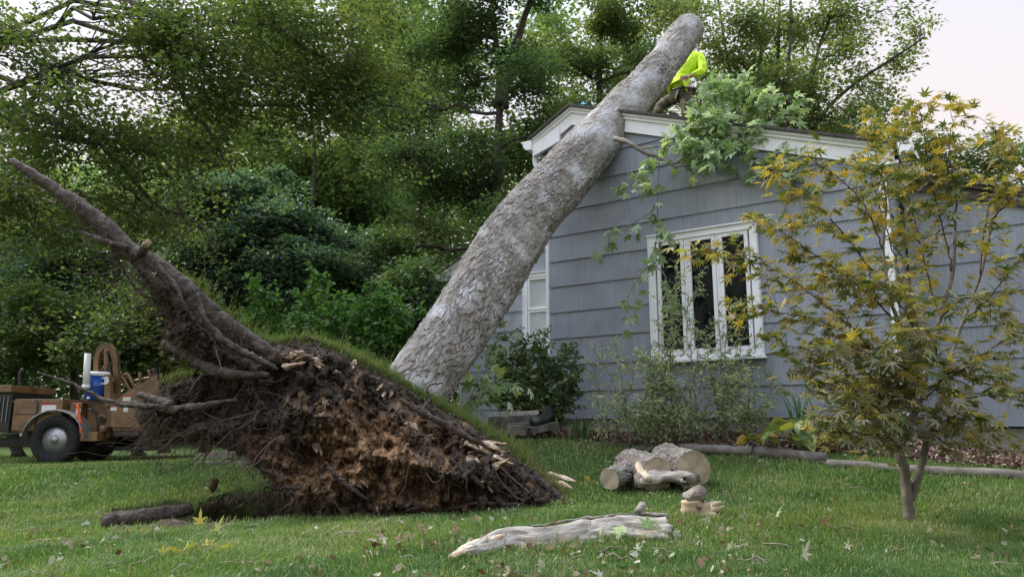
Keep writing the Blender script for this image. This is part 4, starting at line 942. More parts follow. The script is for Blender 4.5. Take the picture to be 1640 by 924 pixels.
# explicit boughs crossing the sky of the upper left
ob = empty('oak_tree', P(-120, 640, 14.2), label='oak behind the first one at left with long bare crooked boughs', cat='tree')
t = T(); base = P(-150, 700, 14.0); t.tube(curve([base, P(-140, 400, 13.8), P(-120, 100, 13.6), P(-110, -150, 13.5)], 8), np.linspace(.26, .12, 25), 10, rough=.1); t.build('trunk', M['limb'], ob, True)
for pth, r0 in [([(-120,80,13.6),(60,150,12),(170,240,11.6),(250,330,11.5),(300,345,11.4),(350,400,11.4)], .06), ([(-120,0,13.6),(100,-20,12),(240,20,11.2),(270,90,11),(300,170,11),(345,225,11),(370,270,11)], .07),
               ([(-115,-60,13.6),(200,-60,12),(400,10,11.5),(460,60,11.5),(520,95,11.6),(580,150,11.8),(650,175,12)], .06), ([(-120,140,13.6),(0,160,12.5),(130,225,12),(200,300,11.8),(260,345,11.8)], .05), ([(-120,260,13.6),(0,200,12.3),(110,110,12),(200,60,11.8),(235,40,11.8)], .055),
               ([(-120,200,13.6),(20,300,13),(140,350,12.5),(200,440,12.4),(260,500,12.4)], .05)]:
    t = T(); c = curve([P(*a) for a in pth], 6, .02); t.tube(c, np.linspace(r0, .015, len(c)), 7, rough=.1)
    LCx = []
    for k in range(26):
        i = random.randrange(len(c)//3, len(c)); e = c[i]+rng.normal(0, .45, 3)+np.array([0, 0, -.25]); t.tube(bez(c[i], e, .05, 5, .06), np.linspace(.012, .004, 5), 4, cap=False); LCx.append(e+rng.normal(0, 1, (36, 3))*np.array([.26, .26, .15]))
    bo = t.build('bough', M['limb'], ob, True); lo = leafobj('foliage', np.vstack(LCx), .085, 'oval', M['oakleaf'], bo, droop=.4); lo.matrix_parent_inverse = Matrix.Identity(4)

# 2 central holly-dark tree with a visible stem and level tiers
hb = P(800, 640, 17.5); hb.z = gz(hb.x, hb.y)
LB = []
for k in range(26):
    py = -60+k*24; w_ = 60+150*min(1, (k+3)/14); px = 790+random.uniform(-1, 1)*w_*.75; LB.append(lob(px, py+random.uniform(-10, 10), 17+random.uniform(-1.2, 1.2), 66, 26, .9, 15))
tree('shade_tree', 'dark green tree in tiers beside the left gable with its straight stem showing', 'tree', hb, P(800, -120, 17.5), .17, LB, .082, 'oval', M['hollyleaf'], 90, .55, .6, vb=.02, stems=[[tuple(hb), P(790, 400, 17.4), P(800, 150, 17.3), P(775, -90, 17.2)], [P(800, 170, 17.3), P(830, 60, 17.3), P(870, -60, 17.2)]], up=1.1)
# 3 bluish broad tree, low at the left
q = P(390, 640, 16); tree('maple_tree', 'broad bluish green maple low behind the raised root arm', 'tree', (q.x, q.y, gz(q.x, q.y)), P(380, 330, 16), .2,
  [lob(330,330,15.5,70,40,1.,26),lob(430,360,15.5,80,40,1.,30),lob(360,410,15,90,38,1.,32),lob(470,430,15,80,40,1.,30),lob(300,440,15,70,36,1.,24),lob(400,470,14.8,90,30,1.,26),lob(520,400,16,60,50,1.,22),lob(400,300,16,70,30,1.,18)],
  .095, 'oval', M['blueleaf'], 115, .45, .45, vs=.2, up=1.2)
# 4 pale sunlit tree farther off
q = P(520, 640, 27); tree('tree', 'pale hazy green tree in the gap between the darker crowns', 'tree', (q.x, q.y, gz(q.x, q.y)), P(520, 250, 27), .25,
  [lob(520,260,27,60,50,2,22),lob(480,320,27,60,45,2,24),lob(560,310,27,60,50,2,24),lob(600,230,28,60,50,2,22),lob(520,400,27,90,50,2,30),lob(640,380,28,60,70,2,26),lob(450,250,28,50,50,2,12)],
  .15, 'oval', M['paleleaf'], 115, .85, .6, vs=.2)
# 5 many-stemmed maple behind the roof
mb = P(1220, 600, 15.5); mb.z = gz(mb.x, mb.y); stems = []
for (x1, y1, x2, y2) in ((1180,190,1140,-60),(1215,150,1230,-80),(1260,160,1270,-90),(1290,150,1360,-60),(1320,180,1480,60),(1165,210,1080,20),(1245,120,1250,-60)):
    stems.append([tuple(mb), P((mb.x/mb.y*F+820+x1)/2, 350, 15.4), P(x1, y1, 15.3+random.uniform(-.6, .6)), P(x2, y2, 15.3+random.uniform(-1, 1))])
LB = [lob(x, y, 15.3+random.uniform(-1, 1), 50, 38, .8, int(n*2.6)) for x, y, n in ((1110,30,11),(1150,90,10),(1130,150,8),(1190,30,11),(1200,110,9),(1240,40,11),(1250,130,8),(1290,60,10),(1300,140,8),(1330,20,10),(1350,90,8),(1380,140,6),(1400,190,6),(1350,190,7),(1430,110,5),(1470,60,4),(1290,195,8),(1230,195,8),(1180,180,6),(1070,20,8),(1410,20,3),(1350,60,6))]
tree('maple_tree', 'airy many-stemmed maple rising behind the roof ridge against white sky', 'tree', mb, stems[1][-1], .09, LB, .075, 'oval', M['midleaf'], 30, .34, .6, stems=stems, vb=.25, droop=.4)
# 6 trees behind the stem's upper end
q = P(970, 640, 21); tree('tree', 'green tree directly behind the upper end of the leaning stem', 'tree', (q.x, q.y, gz(q.x, q.y)), P(960, -60, 21), .22,
  [lob(930,120,21,60,40,1.4,20),lob(960,40,21,60,34,1.4,16),lob(1020,30,21,60,40,1.4,18),lob(1040,110,21,50,40,1.4,18),lob(900,180,20,50,30,1.2,16),lob(1000,170,20.5,70,40,1.2,20),lob(860,90,21,45,30,1.2,9),lob(1080,-20,21,60,40,1.2,16)],
  .1, 'oval', M['midleaf'], 95, .55, .5, vb=0)
q = P(1420, 600, 24); tree('tree', 'low rounded tree just showing above the right roof slope', 'tree', (q.x, q.y, gz(q.x, q.y)), P(1420, 230, 24), .2,
  [lob(1330,225,24,60,22,1.4,18),lob(1400,235,24,60,26,1.4,18),lob(1480,250,24,60,34,1.4,16),lob(1560,270,24,70,50,1.4,20),lob(1640,280,24,60,60,1.4,16)], .11, 'oval', M['midleaf'], 90, .6, .6, vb=-.1)
q = P(1570, 620, 12); tree('tree', 'green tree beyond the right side wall of the house', 'tree', (q.x, q.y, gz(q.x, q.y)), P(1600, 330, 12), .12,
  [lob(1560,420,12,50,60,.8,22),lob(1630,380,12,60,70,.8,26),lob(1600,520,12,60,60,.8,26),lob(1680,480,12,60,80,.8,24)], .08, 'oval', M['midleaf'], 100, .4, .6, vb=-.1)
q = P(690, 640, 22); tree('tree', 'yellowish green tree filling the gap left of the dark tiered tree', 'tree', (q.x, q.y, gz(q.x, q.y)), P(660, 100, 22), .22,
  [lob(640,60,22,60,40,1.4,16),lob(600,130,22,60,40,1.4,18),lob(660,180,22,60,50,1.4,22),lob(700,270,22,70,60,1.4,24),lob(620,250,22,60,50,1.4,22),lob(680,400,22,80,60,1.4,26),lob(720,80,22,50,30,1.4,12)],
  .11, 'oval', M['midleaf'], 105, .6, .5, vb=.12)
# 7 dense understory at the left behind the machine
for k, (px, py, Y, w_, h_, mt, lb, n) in enumerate([(40,560,16,130,110,'oakleaf','dark bushy understory tree behind the wood chipper at far left',60),(230,540,15.5,110,90,'midleaf','glossy green bushy tree between the chipper and the root arm',56),
      (330,600,15,80,60,'oakleaf','shaded bush behind the small left lobe of the root plate',36),(120,430,17,120,70,'blueleaf','mid-height bluish bushy tree behind the chipper arch',46),
      (660,500,15,70,110,'hollyleaf','very dark evergreen bush left of the house back wing',60),(560,440,18,90,70,'blueleaf','grey green bushy tree behind the bright bush',44),(-60,300,18,150,140,'oakleaf','tall dark tree at the far left edge',35),(1560,600,15,130,90,'midleaf','low bushy green tree closing the view right of the house',60),(1600,655,13,110,50,'blueleaf','low dark hedge-like bush at the far right beyond the bed',60),(270,230,21,150,80,'oakleaf','distant dark oak behind the upper left boughs',34),(490,120,24,150,90,'midleaf','distant green tree high behind the overhanging boughs',30)]):
    q = P(px, 640, Y); L = []
    for j in range(5): L.append(lob(px+random.uniform(-.6, .6)*w_, py+random.uniform(-.5, .5)*h_, Y+random.uniform(-.6, .6), w_*.6, h_*.6, .9, n//5))
    tree('tree' if py < 450 else 'bushy_tree', lb, 'tree', (q.x, q.y, gz(q.x, q.y)), P(px, py-h_*.5, Y), .12, L, .09*Y/15, 'oval', M[mt], 120, .5*Y/15, .55, vs=.25, up=1)
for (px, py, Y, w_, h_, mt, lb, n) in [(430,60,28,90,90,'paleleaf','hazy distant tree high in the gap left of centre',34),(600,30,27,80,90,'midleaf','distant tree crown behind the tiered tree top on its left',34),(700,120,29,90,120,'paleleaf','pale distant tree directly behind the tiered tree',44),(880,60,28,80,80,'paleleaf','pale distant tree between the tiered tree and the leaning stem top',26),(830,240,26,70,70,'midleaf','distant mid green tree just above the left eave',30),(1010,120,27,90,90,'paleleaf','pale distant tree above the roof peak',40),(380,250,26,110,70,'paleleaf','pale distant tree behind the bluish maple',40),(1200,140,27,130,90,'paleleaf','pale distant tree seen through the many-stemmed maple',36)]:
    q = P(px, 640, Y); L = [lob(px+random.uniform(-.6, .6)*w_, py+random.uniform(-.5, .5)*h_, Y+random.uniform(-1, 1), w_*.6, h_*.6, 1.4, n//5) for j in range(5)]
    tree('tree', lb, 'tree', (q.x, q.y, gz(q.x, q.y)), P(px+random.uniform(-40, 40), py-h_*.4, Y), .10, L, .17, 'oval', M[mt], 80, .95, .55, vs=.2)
# far wood
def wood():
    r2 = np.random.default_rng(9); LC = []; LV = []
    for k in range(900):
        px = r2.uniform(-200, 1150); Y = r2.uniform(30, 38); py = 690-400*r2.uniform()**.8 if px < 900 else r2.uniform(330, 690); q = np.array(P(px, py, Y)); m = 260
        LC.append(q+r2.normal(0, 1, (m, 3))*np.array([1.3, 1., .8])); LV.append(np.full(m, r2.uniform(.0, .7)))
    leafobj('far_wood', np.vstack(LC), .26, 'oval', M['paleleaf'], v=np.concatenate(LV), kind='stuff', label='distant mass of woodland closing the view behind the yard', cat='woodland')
wood()

# ------------------------------------------------------------------ shrubs
def shrub(name, label, cat, base, tips, leaf, kind, mat, spacing, side, twig='twig', rad=.008, up=.4, droop=.3, dens=1., vf=None, group=None, mid=.12, spread=.05):
    root = empty(name, base, label=label, cat=cat, group=group); b = Vector(base); paths = []
    for tpt in tips:
        tpt = Vector(tpt); m = b.lerp(tpt, .5)+Vector((random.gauss(0, .06), random.gauss(0, .06), mid*(tpt-b).length)); o = b+Vector((spread*max(-2, min(2, random.gauss(0, 1)))+(tpt.x-b.x)*min(.6, spread*2.2), random.gauss(0, .05), 0)); o.z = gz(o.x, o.y); m = o.lerp(tpt, .5)+Vector((random.gauss(0, .06), random.gauss(0, .06), mid*(tpt-o).length)); paths.append([o, m, tpt])
    leafy(paths, root, kind, leaf, mat, spacing, side, twig, rad, up, droop, vf, 'foliage', 'stems', 5, skip=.15, dens=dens)
    return root
def gp(px, py, Y): q = P(px, py, Y); q.z = gz(q.x, q.y); return q
tips = [P(random.uniform(780, 925), random.uniform(545, 650), random.uniform(8.9, 9.6)) for _ in range(46)]+[P(830, 535, 9.2), P(855, 542, 9.1), P(872, 530, 9.2)]
shrub('shrub', 'dark glossy green shrub under the small blinded window', 'shrub', gp(868, 680, 9.1), tips, .066, 'oval', M['shrubleaf'], .032, .15, dens=1.9, up=.3)
tips = [P(random.uniform(945, 1235), random.uniform(555, 660), random.uniform(7.7, 8.5)) for _ in range(36)]+[P(x, y, 8.1) for x, y in ((1085,430),(1070,480),(1125,440),(1150,510),(1190,530),(1105,500),(1215,540),(985,545),(950,560),(1060,520),(1170,490),(1040,560),(1130,530))]
shrub('shrub', 'loose pale variegated willow shrub in front of the casement window', 'shrub', gp(1100, 695, 8.15), tips, .062, 'narrow', M['willowleaf'], .044, .17, 'greylimb', .007, .2, .2, dens=1.6, spread=.3)
for (cx, wd, Y, lb, n) in ((455,70,10.2,'upright bright green bush behind the left of the root plate rim',44),(550,75,10.0,'rounded bright green bush behind the middle of the root plate rim',60),(615,40,9.8,'pale tipped green bush next to the leaning stem',34)):
    tips = [P(cx+random.gauss(0, wd*.5), random.uniform(470 if cx > 500 else 490, 600), Y+random.uniform(-.4, .5)) for _ in range(n)]
    if cx < 500: tips += [P(x, y, Y) for x, y in ((400,450),(425,462),(505,435),(515,450),(440,480))]
    if cx > 600: tips += [P(x, y, Y) for x, y in ((622,455),(630,500),(643,520),(600,470))]
    shrub('bush', lb, 'bush', gp(cx, 690, Y), tips, .08, 'oval', M['bushleaf'], .032, .22, dens=1.9, up=.5)

# Japanese maple
def jmaple():
    q = lambda l: [P(*a) for a in l]
    bs = G(1455, 838); Yb = bs.y
    root = empty('japanese_maple', bs, label='small forked japanese maple with yellow and mauve leaves at right on the lawn', cat='tree')
    t = T(); dy = Yb
    def st(l, r0, r1):
        c = curve([P(a[0], a[1], dy+a[2]) for a in l], 8, .002); t.tube(c, np.linspace(r0, r1, len(c)), 10, rough=.08); return c
    st([(1456,846,0),(1456,825,0),(1452,790,0),(1448,750,0),(1440,725,0),(1450,690,0),(1468,655,0),(1478,620,.02),(1490,570,.05),(1505,510,.1),(1525,440,.1),(1530,370,.15)], .040, .011)
    st([(1458,800,0),(1468,770,.02),(1478,735,.05),(1486,700,.05),(1500,660,.08),(1515,600,.15),(1540,520,.2),(1570,440,.25),(1590,350,.25)], .028, .008)
    st([(1478,620,.02),(1460,570,-.1),(1440,520,-.15),(1425,470,-.2),(1415,400,-.2),(1420,330,-.2)], .020, .006)
    st([(1440,725,0),(1425,700,-.1),(1405,680,-.2),(1380,650,-.25)], .014, .005)
    t.build('trunk', nmat('maple_stem_bark', [(.06, .05, .04), (.12, .105, .085), (.18, .16, .135)], 9, .85, .5, 40, dist=.01), root, True)
    # boughs (px, py, depth offset)
    B = [[(1468,655,0),(1420,590,-.1),(1370,530,-.2),(1310,480,-.25),(1240,430,-.3),(1180,410,-.35),(1130,392,-.35)],
         [(1440,520,-.15),(1390,470,-.2),(1330,425,-.25),(1280,390,-.3),(1215,345,-.3)],
         [(1425,470,-.2),(1370,400,-.25),(1320,340,-.3),(1265,290,-.3),(1225,270,-.3)],
         [(1415,400,-.2),(1385,330,-.2),(1350,290,-.25),(1290,250,-.25)],
         [(1460,600,0),(1400,560,-.3),(1330,520,-.4),(1250,500,-.45),(1170,490,-.5)],
         [(1450,690,0),(1400,650,-.3),(1340,620,-.4),(1280,600,-.45)],
         [(1440,725,0),(1400,700,-.3),(1350,690,-.4),(1310,680,-.4)],
         [(1470,640,0),(1420,620,-.2),(1350,570,-.3),(1290,560,-.4),(1240,545,-.4)],
         [(1490,570,.05),(1450,470,0),(1430,400,0),(1400,300,0),(1390,230,0),(1400,180,0)],
         [(1505,510,.1),(1480,420,.1),(1460,330,.1),(1440,260,.1),(1450,200,.1)],
         [(1525,440,.1),(1510,360,.1),(1490,290,.1),(1480,210,.1),(1470,160,.1)],
         [(1530,370,.15),(1530,300,.1),(1520,220,.1),(1540,170,.1)],
         [(1570,440,.2),(1580,350,.2),(1600,270,.2),(1590,200,.2)],
         [(1540,520,.2),(1590,470,.1),(1630,420,0),(1680,380,0)],[(1515,600,.1),(1570,570,0),(1620,540,-.1),(1680,520,-.1)],
         [(1500,660,.1),(1540,640,-.1),(1590,630,-.2),(1640,620,-.2)],[(1490,690,.0),(1530,690,-.1),(1570,680,-.2),(1610,700,-.2)],
         [(1478,620,0),(1440,600,.2),(1400,600,.3),(1350,630,.35)],[(1468,655,0),(1430,660,.2),(1390,680,.3)],
         [(1505,510,.1),(1540,480,-.2),(1580,480,-.3),(1620,500,-.3)],[(1490,570,0),(1470,540,-.3),(1450,500,-.4),(1420,460,-.45),(1390,440,-.5)],
         [(1590,350,.2),(1620,320,.1),(1650,300,0)],[(1420,330,-.2),(1410,280,-.2),(1380,250,-.2)],[(1460,640,0),(1410,610,.1),(1360,600,.1),(1320,610,.1)],[(1465,660,0),(1420,630,-.3),(1380,640,-.5),(1340,660,-.5)],[(1450,690,0),(1420,670,-.4),(1380,660,-.6),(1330,650,-.6)],[(1478,620,0),(1450,590,-.4),(1410,570,-.6),(1360,560,-.6),(1310,570,-.6)],[(1490,590,0),(1500,560,-.4),(1480,530,-.6),(1440,520,-.7)],[(1486,700,0),(1500,680,-.3),(1520,670,-.5),(1550,660,-.5)],[(1480,640,0),(1520,600,-.4),(1560,590,-.6),(1600,600,-.6)],[(1425,470,-.2),(1380,450,-.1),(1340,440,0),(1300,450,0)]]
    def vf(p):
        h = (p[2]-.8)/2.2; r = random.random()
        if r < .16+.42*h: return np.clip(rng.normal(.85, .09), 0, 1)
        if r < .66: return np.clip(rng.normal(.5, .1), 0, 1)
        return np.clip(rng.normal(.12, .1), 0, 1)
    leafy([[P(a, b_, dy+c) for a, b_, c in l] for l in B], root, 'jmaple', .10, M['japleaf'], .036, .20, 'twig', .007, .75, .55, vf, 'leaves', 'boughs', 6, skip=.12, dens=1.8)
jmaple()

# hosta clump and blade plants
def hosta(px, py, n, sc_, lb, vb=.4):
    b = G(px, py); root = empty('hosta', b, label=lb, cat='plant', group='hostas along the bed edging'); t = T(); C = []; U = []; N = []
    for k in range(n):
        a = random.uniform(0, 2*pi); L = random.uniform(.10, .26)*sc_; h = random.uniform(.08, .26)*sc_; e = Vector(b)+Vector((cos(a)*L, sin(a)*L*.8, h)); t.tube(bez(b, e, .25, 6, .01), .004, 5); C.append(tuple(e)); U.append((cos(a), sin(a), -.3))
    t.build('stalks', M['bushstalk'], root, True)
    leafobj('leaves', np.array(C), .125*sc_, 'ovate', M['hosta'], root, smooth=True, up=.3, droop=.3, outward=np.array(U)*2, v=np.clip(rng.normal(vb, .25, n), 0, 1))
M['bushstalk'] = flat('stalk', (.16, .20, .08))
hosta(1290, 728, 52, 1.3, 'larger hosta clump with yellowing and brown leaves by the edging log')
hosta(1238, 722, 15, 1.0, 'small hosta with one pale yellow leaf reaching left', .5)
hosta(1120, 708, 5, .55, 'tiny flattened green hosta beside the willow shrub', .15)
hosta(1420, 715, 12, .9, 'hosta half hidden behind the japanese maple stem', .3)
def blades(px, py, n, h, lb, Y=None):
    b = gp(px, py, Y); root = empty('iris', b, label=lb, cat='plant'); t = T(); V = []
    for k in range(n):
        a = random.uniform(0, 2*pi); L = h*random.uniform(.6, 1.1); d = np.array([cos(a), sin(a), 0])*random.uniform(.1, .5); o = np.array(b)+np.array([random.gauss(0, .06), random.gauss(0, .04), 0]); s = np.array([-sin(a), cos(a), 0])*.011
        pts = []
        for i in range(7):
            f = i/6; pts += [o+np.array([0, 0, L*f*(1-.25*f)])+d*L*f*f-s*(1-f**3), o+np.array([0, 0, L*f*(1-.25*f)])+d*L*f*f+s*(1-f**3)]
        t.add(pts, [[2*i, 2*i+1, 2*i+3, 2*i+2] for i in range(6)], None, random.uniform(0, .6))
    t.build('blades', M['bushleaf'], root, True)
blades(1285, 690, 34, .75, 'clump of tall narrow blades against the wall right of the window', 7.75)
blades(930, 700, 16, .45, 'short arching pale grass clump between the two shrubs', 8.7)

# ------------------------------------------------------------------ edging logs and timbers
def log(name, label, cat, a, b_, r, mat, group=None, rough=.1, n=14, endmat=None, seg=10):
    c = bez(a, b_, 0, seg, .004); root = empty(name, (Vector(a)+Vector(b_))/2, label=label, cat=cat, group=group)
    t = T(); t.tube(c, r, n, rough=rough, seed=int(a[0]*10) % 50); t.build('body', mat, root, True)
    if endmat:
        for e, s_ in ((c[0], c[0]-c[1]), (c[-1], c[-1]-c[-2])):
            s_ = s_/np.linalg.norm(s_); t = T(); t.tube([e+s_*.001, e+s_*.006], r*.93, n); t.build('cut_face', endmat, root, False)
    return root
def G2(px, py, dz=.0): q = G(px, py); q.z += dz; return q
eg = 'timber logs edging the garden bed'
log('edging_log', 'leftmost edging log, half sunk behind the cut logs', 'log', G2(1012, 721, .0), G2(1084, 722, .01), .045, M['timber'], eg)
log('edging_log', 'round grey edging log between the cut logs and the hosta clump', 'log', G2(1090, 724, .04), G2(1205, 730, .045), .052, M['timber'], eg)
log('edging_log', 'short grey edging log at the foot of the yellowing hosta', 'log', G2(1212, 731, .045), G2(1322, 742, .045), .054, M['timber'], eg)
log('edging_log', 'edging log running out to the right behind the japanese maple', 'log', G2(1325, 748, .03), G2(1660, 772, .03), .044, M['timber'], eg)
def beam(name, label, a, b_, w_, h_, mat, group=None):
    a = Vector(a); b_ = Vector(b_); d = (b_-a).normalized(); s = d.cross(Vector((0, 0, 1))).normalized(); u = s.cross(d); t = T()
    t.box((a+b_)/2, ((b_-a).length, w_, h_), np.array([d, s, u])); o = t.build(name, mat, None, False, bevel=min(w_, h_)*.12); tagp(o, label, 'timber', group); return o
tg = 'landscape timbers'
beam('landscape_timber', 'grey weathered square timber lying behind the root plate on the left lawn', G2(318, 737, .05)+Vector((0, 0, 0)), G2(388, 737, .05), .12, .13, M['timber'], tg)
beam('landscape_timber', 'thin grey board on the lawn under the raised roots', G2(315, 744, .02), G2(395, 745, .02), .12, .05, M['timber'], tg)
def Q(px, py, Y): return P(px, py, Y)
YS = 8.35
beam('landscape_timber', 'short round-edged timber block in front of the low step', Q(813, 688, YS), Q(843, 690, YS-.05), .14, .11, M['timber'], tg)
beam('landscape_timber', 'flat timber leading right from the step to the house wall', Q(846, 690, YS), Q(890, 681, YS+.3), .12, .08, M['darktimber'], tg)
beam('landscape_timber', 'long dark timber forming the front of the low step', Q(782, 678, YS+.25), Q(860, 674, YS+.3), .12, .15, M['darktimber'], tg)
beam('landscape_timber', 'brown board end set under the step beside the black pipe', Q(812, 684, YS+.14), Q(848, 682, YS+.14), .08, .09, M['timber'], tg)
beam('paving_slab', 'cracked pale slab lying on top of the low step', Q(792, 665, YS+.45), Q(858, 661, YS+.5), .5, .05, nmat('slab', [(.2, .18, .15), (.34, .32, .28), (.42, .40, .36)], 12, .9, .6))['category'] = 'slab'
t = T(); t.tube(curve([Q(852, 677, YS+.06), Q(862, 674, YS+.1), Q(874, 668, YS+.3), Q(880, 655, YS+.6)], 6), .055, 14, cap=True); o = t.build('drain_pipe', flat('black_pipe', (.02, .024, .022), .4), None, True); tagp(o, 'black drain elbow at the end of the low timber step', 'pipe')

# ------------------------------------------------------------------ cut logs on the lawn
def barkish(name, cols): return nmat(name, cols, 11, .9, 1., 26, dist=.03)
M['logbark'] = barkish('log_bark', [(.09, .075, .06), (.22, .19, .16), (.34, .31, .27)])
M['lichen'] = barkish('lichen_bark', [(.11, .09, .07), (.24, .22, .18), (.30, .33, .24)])
def ringmat():
    m, n, l, b = newmat('cut_end_grain'); at = n.new('ShaderNodeAttribute'); at.attribute_name = 'bc'
    wv = n.new('ShaderNodeTexWave'); wv.wave_type = 'RINGS'; wv.rings_direction = 'X'; wv.inputs['Scale'].default_value = 26; wv.inputs['Distortion'].default_value = 5; wv.inputs['Detail'].default_value = 4
    l.new(at.outputs['Vector'], wv.inputs[0]); r = ramp(n, [(0, (.42, .35, .26)), (1, (.49, .415, .31))]); l.new(wv.outputs['Fac'], r.inputs[0])
    t = n.new('ShaderNodeTexNoise'); t.inputs['Scale'].default_value = 8; t.inputs['Detail'].default_value = 6; l.new(at.outputs['Vector'], t.inputs[0]); r2 = ramp(n, [(.35, (.62, .58, .52)), (.65, (1.08, 1.08, 1.05))]); l.new(t.outputs[0], r2.inputs[0])
    mm = n.new('ShaderNodeMixRGB'); mm.blend_type = 'MULTIPLY'; mm.inputs[0].default_value = 1; l.new(r.outputs[0], mm.inputs[1]); l.new(r2.outputs[0], mm.inputs[2]); l.new(mm.outputs[0], b.inputs['Base Color']); b.inputs['Roughness'].default_value = .8
    return m
M['ring'] = ringmat()
_m = M['bark'].copy(); _m.name = 'log_bark_rough'; M['bark2'] = _m
for _n in _m.node_tree.nodes:
    if _n.type == 'MIX_RGB' and abs(_n.inputs[2].default_value[0]-.50) < .001 and abs(_n.inputs[2].default_value[2]-.515) < .001: _n.inputs[2].default_value = (.30, .31, .27, 1)
def r0_(a): return float(a[0]*3.7 % 5)
def cutlog(name, label, a, b_, r, mat, faces=(0, 1), squash=1., na=120, ns=90, bump=.06):
    a = np.array(tuple(a)); b_ = np.array(tuple(b_)); d = b_-a; L = np.linalg.norm(d); d = d/L; s = np.cross(d, [0, 0, 1.]); s /= np.linalg.norm(s); u = np.cross(s, d)
    root = empty(name, (a+b_)/2, label=label, cat='log'); an = np.linspace(0, 2*pi, na, endpoint=False); f = np.linspace(0, 1, ns)
    rr = (r if np.isscalar(r) else np.interp(f, [0, 1], r)[:, None])*np.ones((ns, na))
    q = np.stack([np.cos(an)[None]*1.6+0*rr, np.sin(an)[None]*1.6+0*rr, f[:, None]*L/.2+0*rr], -1)
    rr = rr*(1+.09*vnoise(q*.8, int(L*100))+bump*.6*fbm(q*2.5, 3, 4)); qm = np.stack([np.cos(an)[None]*rr, np.sin(an)[None]*rr, f[:, None]*L+0*rr+r0_(a)], -1).reshape(-1, 3)
    f1, f2, cid, dv = voro((qm+.02*np.stack([vnoise(qm*9, 1), vnoise(qm*9, 2), vnoise(qm*9, 3)], -1))*np.array([34, 34, 12]), 7); ed = sst(f2-f1, 0, .2); rr = rr+((.004+.010*cid-.01*dv[:, 2])*ed).reshape(rr.shape)
    V = a+d*(f[:, None, None]*L)+rr[..., None]*(np.cos(an)[None, :, None]*s+np.sin(an)[None, :, None]*u*squash)
    i = np.arange(ns-1)[:, None]*na; j = np.arange(na)[None]; j2 = (j+1) % na; Qd = np.stack([i+j, i+j2, i+na+j2, i+na+j], -1).reshape(-1, 4)
    mesh_np('bark', V.reshape(-1, 3), Qd, M['bark2'], root, True, bc=qm+7.3, v=np.clip(-.1+.45*cid, 0, 1), gap=(1-ed)*.9)
    for k in faces:
        e = a if k == 0 else b_; ring = V[0 if k == 0 else -1]; c = ring.mean(0); t = T()
        ring = c+(ring-c)*.985; o = (-d if k == 0 else d)*.002; t.add(np.vstack([c+o, ring+o]), None, [[0, 1+j, 1+(j+1) % na] for j in range(na)], .5, np.vstack([[0, 0, 0], np.stack([0*an, np.cos(an)*rr[0], np.sin(an)*rr[0]], -1)])); t.build('cut_face', M['ring'], root)
    return root
g = G(1120, 782); Yg = g.y
cutlog('cut_log', 'biggest sawn log with pale round cut end facing right of the wood pieces', P(1068, 742, Yg+.42), P(1112, 754, Yg+.0), [.17, .168], M['bark'])
cutlog('cut_log', 'rounded bark log with a notch sawn out of its front', P(1008, 748, Yg+.40), P(1052, 762, Yg-.06), [.165, .15], M['bark'])
cutlog('cut_log', 'short lichened log slanting forward at the left of the sawn pieces', P(1024, 748, Yg+.32), P(977, 768, Yg-.12), [.09, .085], M['bark'])
def slab(name, label, pts, w_, th, mat, cat='split wood', top=None, ragged=.25, tilt=0.):
    """a riven slab: centre line pts (x,y,z), half widths w_, thickness th, torn at both ends"""
    c = curve(pts, 14); n = len(c); ww = np.interp(np.linspace(0, 1, n), np.linspace(0, 1, len(w_)), w_); tt = np.gradient(c, axis=0); tt /= np.linalg.norm(tt, axis=1)[:, None]
    s = np.cross(tt, [0, 0, 1.]); s /= np.linalg.norm(s, axis=1)[:, None]; nn_ = np.array([0, 0, 1.])*cos(tilt)+s*sin(tilt); s = s*cos(tilt)-np.array([0, 0, 1.])*sin(tilt); m = 17; us = np.linspace(-1, 1, m); V = []; bc = []
    root = empty(name, c[n//2], label=label, cat=cat)
    rows = []
    for side in (1, -1):
        for i in range(n):
            for uu in us:
                nz = float(vnoise(np.array([[uu*4, i*.12, side*5.]]), 5)[0]); nz2 = float(vnoise(np.array([[uu*13, i*.3, 2.]]), 9)[0])
                h = (th*(.35+.65*math.sqrt(max(0, 1-uu*uu)))*(.6 if side < 0 else 1)+th*.35*nz+th*.16*nz2*(side > 0))*side*.5
                e = 0
                if i in (0, n-1): e = ragged*float(vnoise(np.array([[uu*6, 3., 1.*i]]), 3)[0])*ww[i]*3
                V.append(c[i]+s[i]*ww[i]*uu*(1+.1*nz)+nn_[i]*h+tt[i]*e); bc.append([i*.05, uu*ww[i]*1., h])
    V = np.array(V); k = n*m; Qd = []
    for si in (0, 1):
        for i in range(n-1):
            for j in range(m-1):
                a = si*k+i*m+j; q = [a, a+m, a+m+1, a+1]; Qd.append(q if si else q[::-1])
    for i in range(n-1):
        Qd.append([i*m, (i+1)*m, k+(i+1)*m, k+i*m]); Qd.append([i*m+m-1, k+i*m+m-1, k+(i+1)*m+m-1, (i+1)*m+m-1])
    for j in range(m-1):
        Qd.append([j, k+j, k+j+1, j+1]); z = (n-1)*m; Qd.append([z+j, z+j+1, k+z+j+1, k+z+j])
    mesh_np('split_face', V, np.array(Qd), mat, root, True, bc=np.array(bc), v=np.full(len(V), .5)); return root
slab('split_piece', 'pale split slab wedged between the cut logs', [P(1022, 772, Yg-.12), P(1060, 766, Yg-.1), P(1105, 768, Yg-.18)], [.05, .12, .10], .12, M['splitwood'])
slab('split_piece', 'upright torn wedge standing in the notch of the bark log', [P(1022, 745, Yg-.05), P(1030, 757, Yg-.12), P(1038, 768, Yg-.2)], [.035, .045, .02], .05, M['wood'])
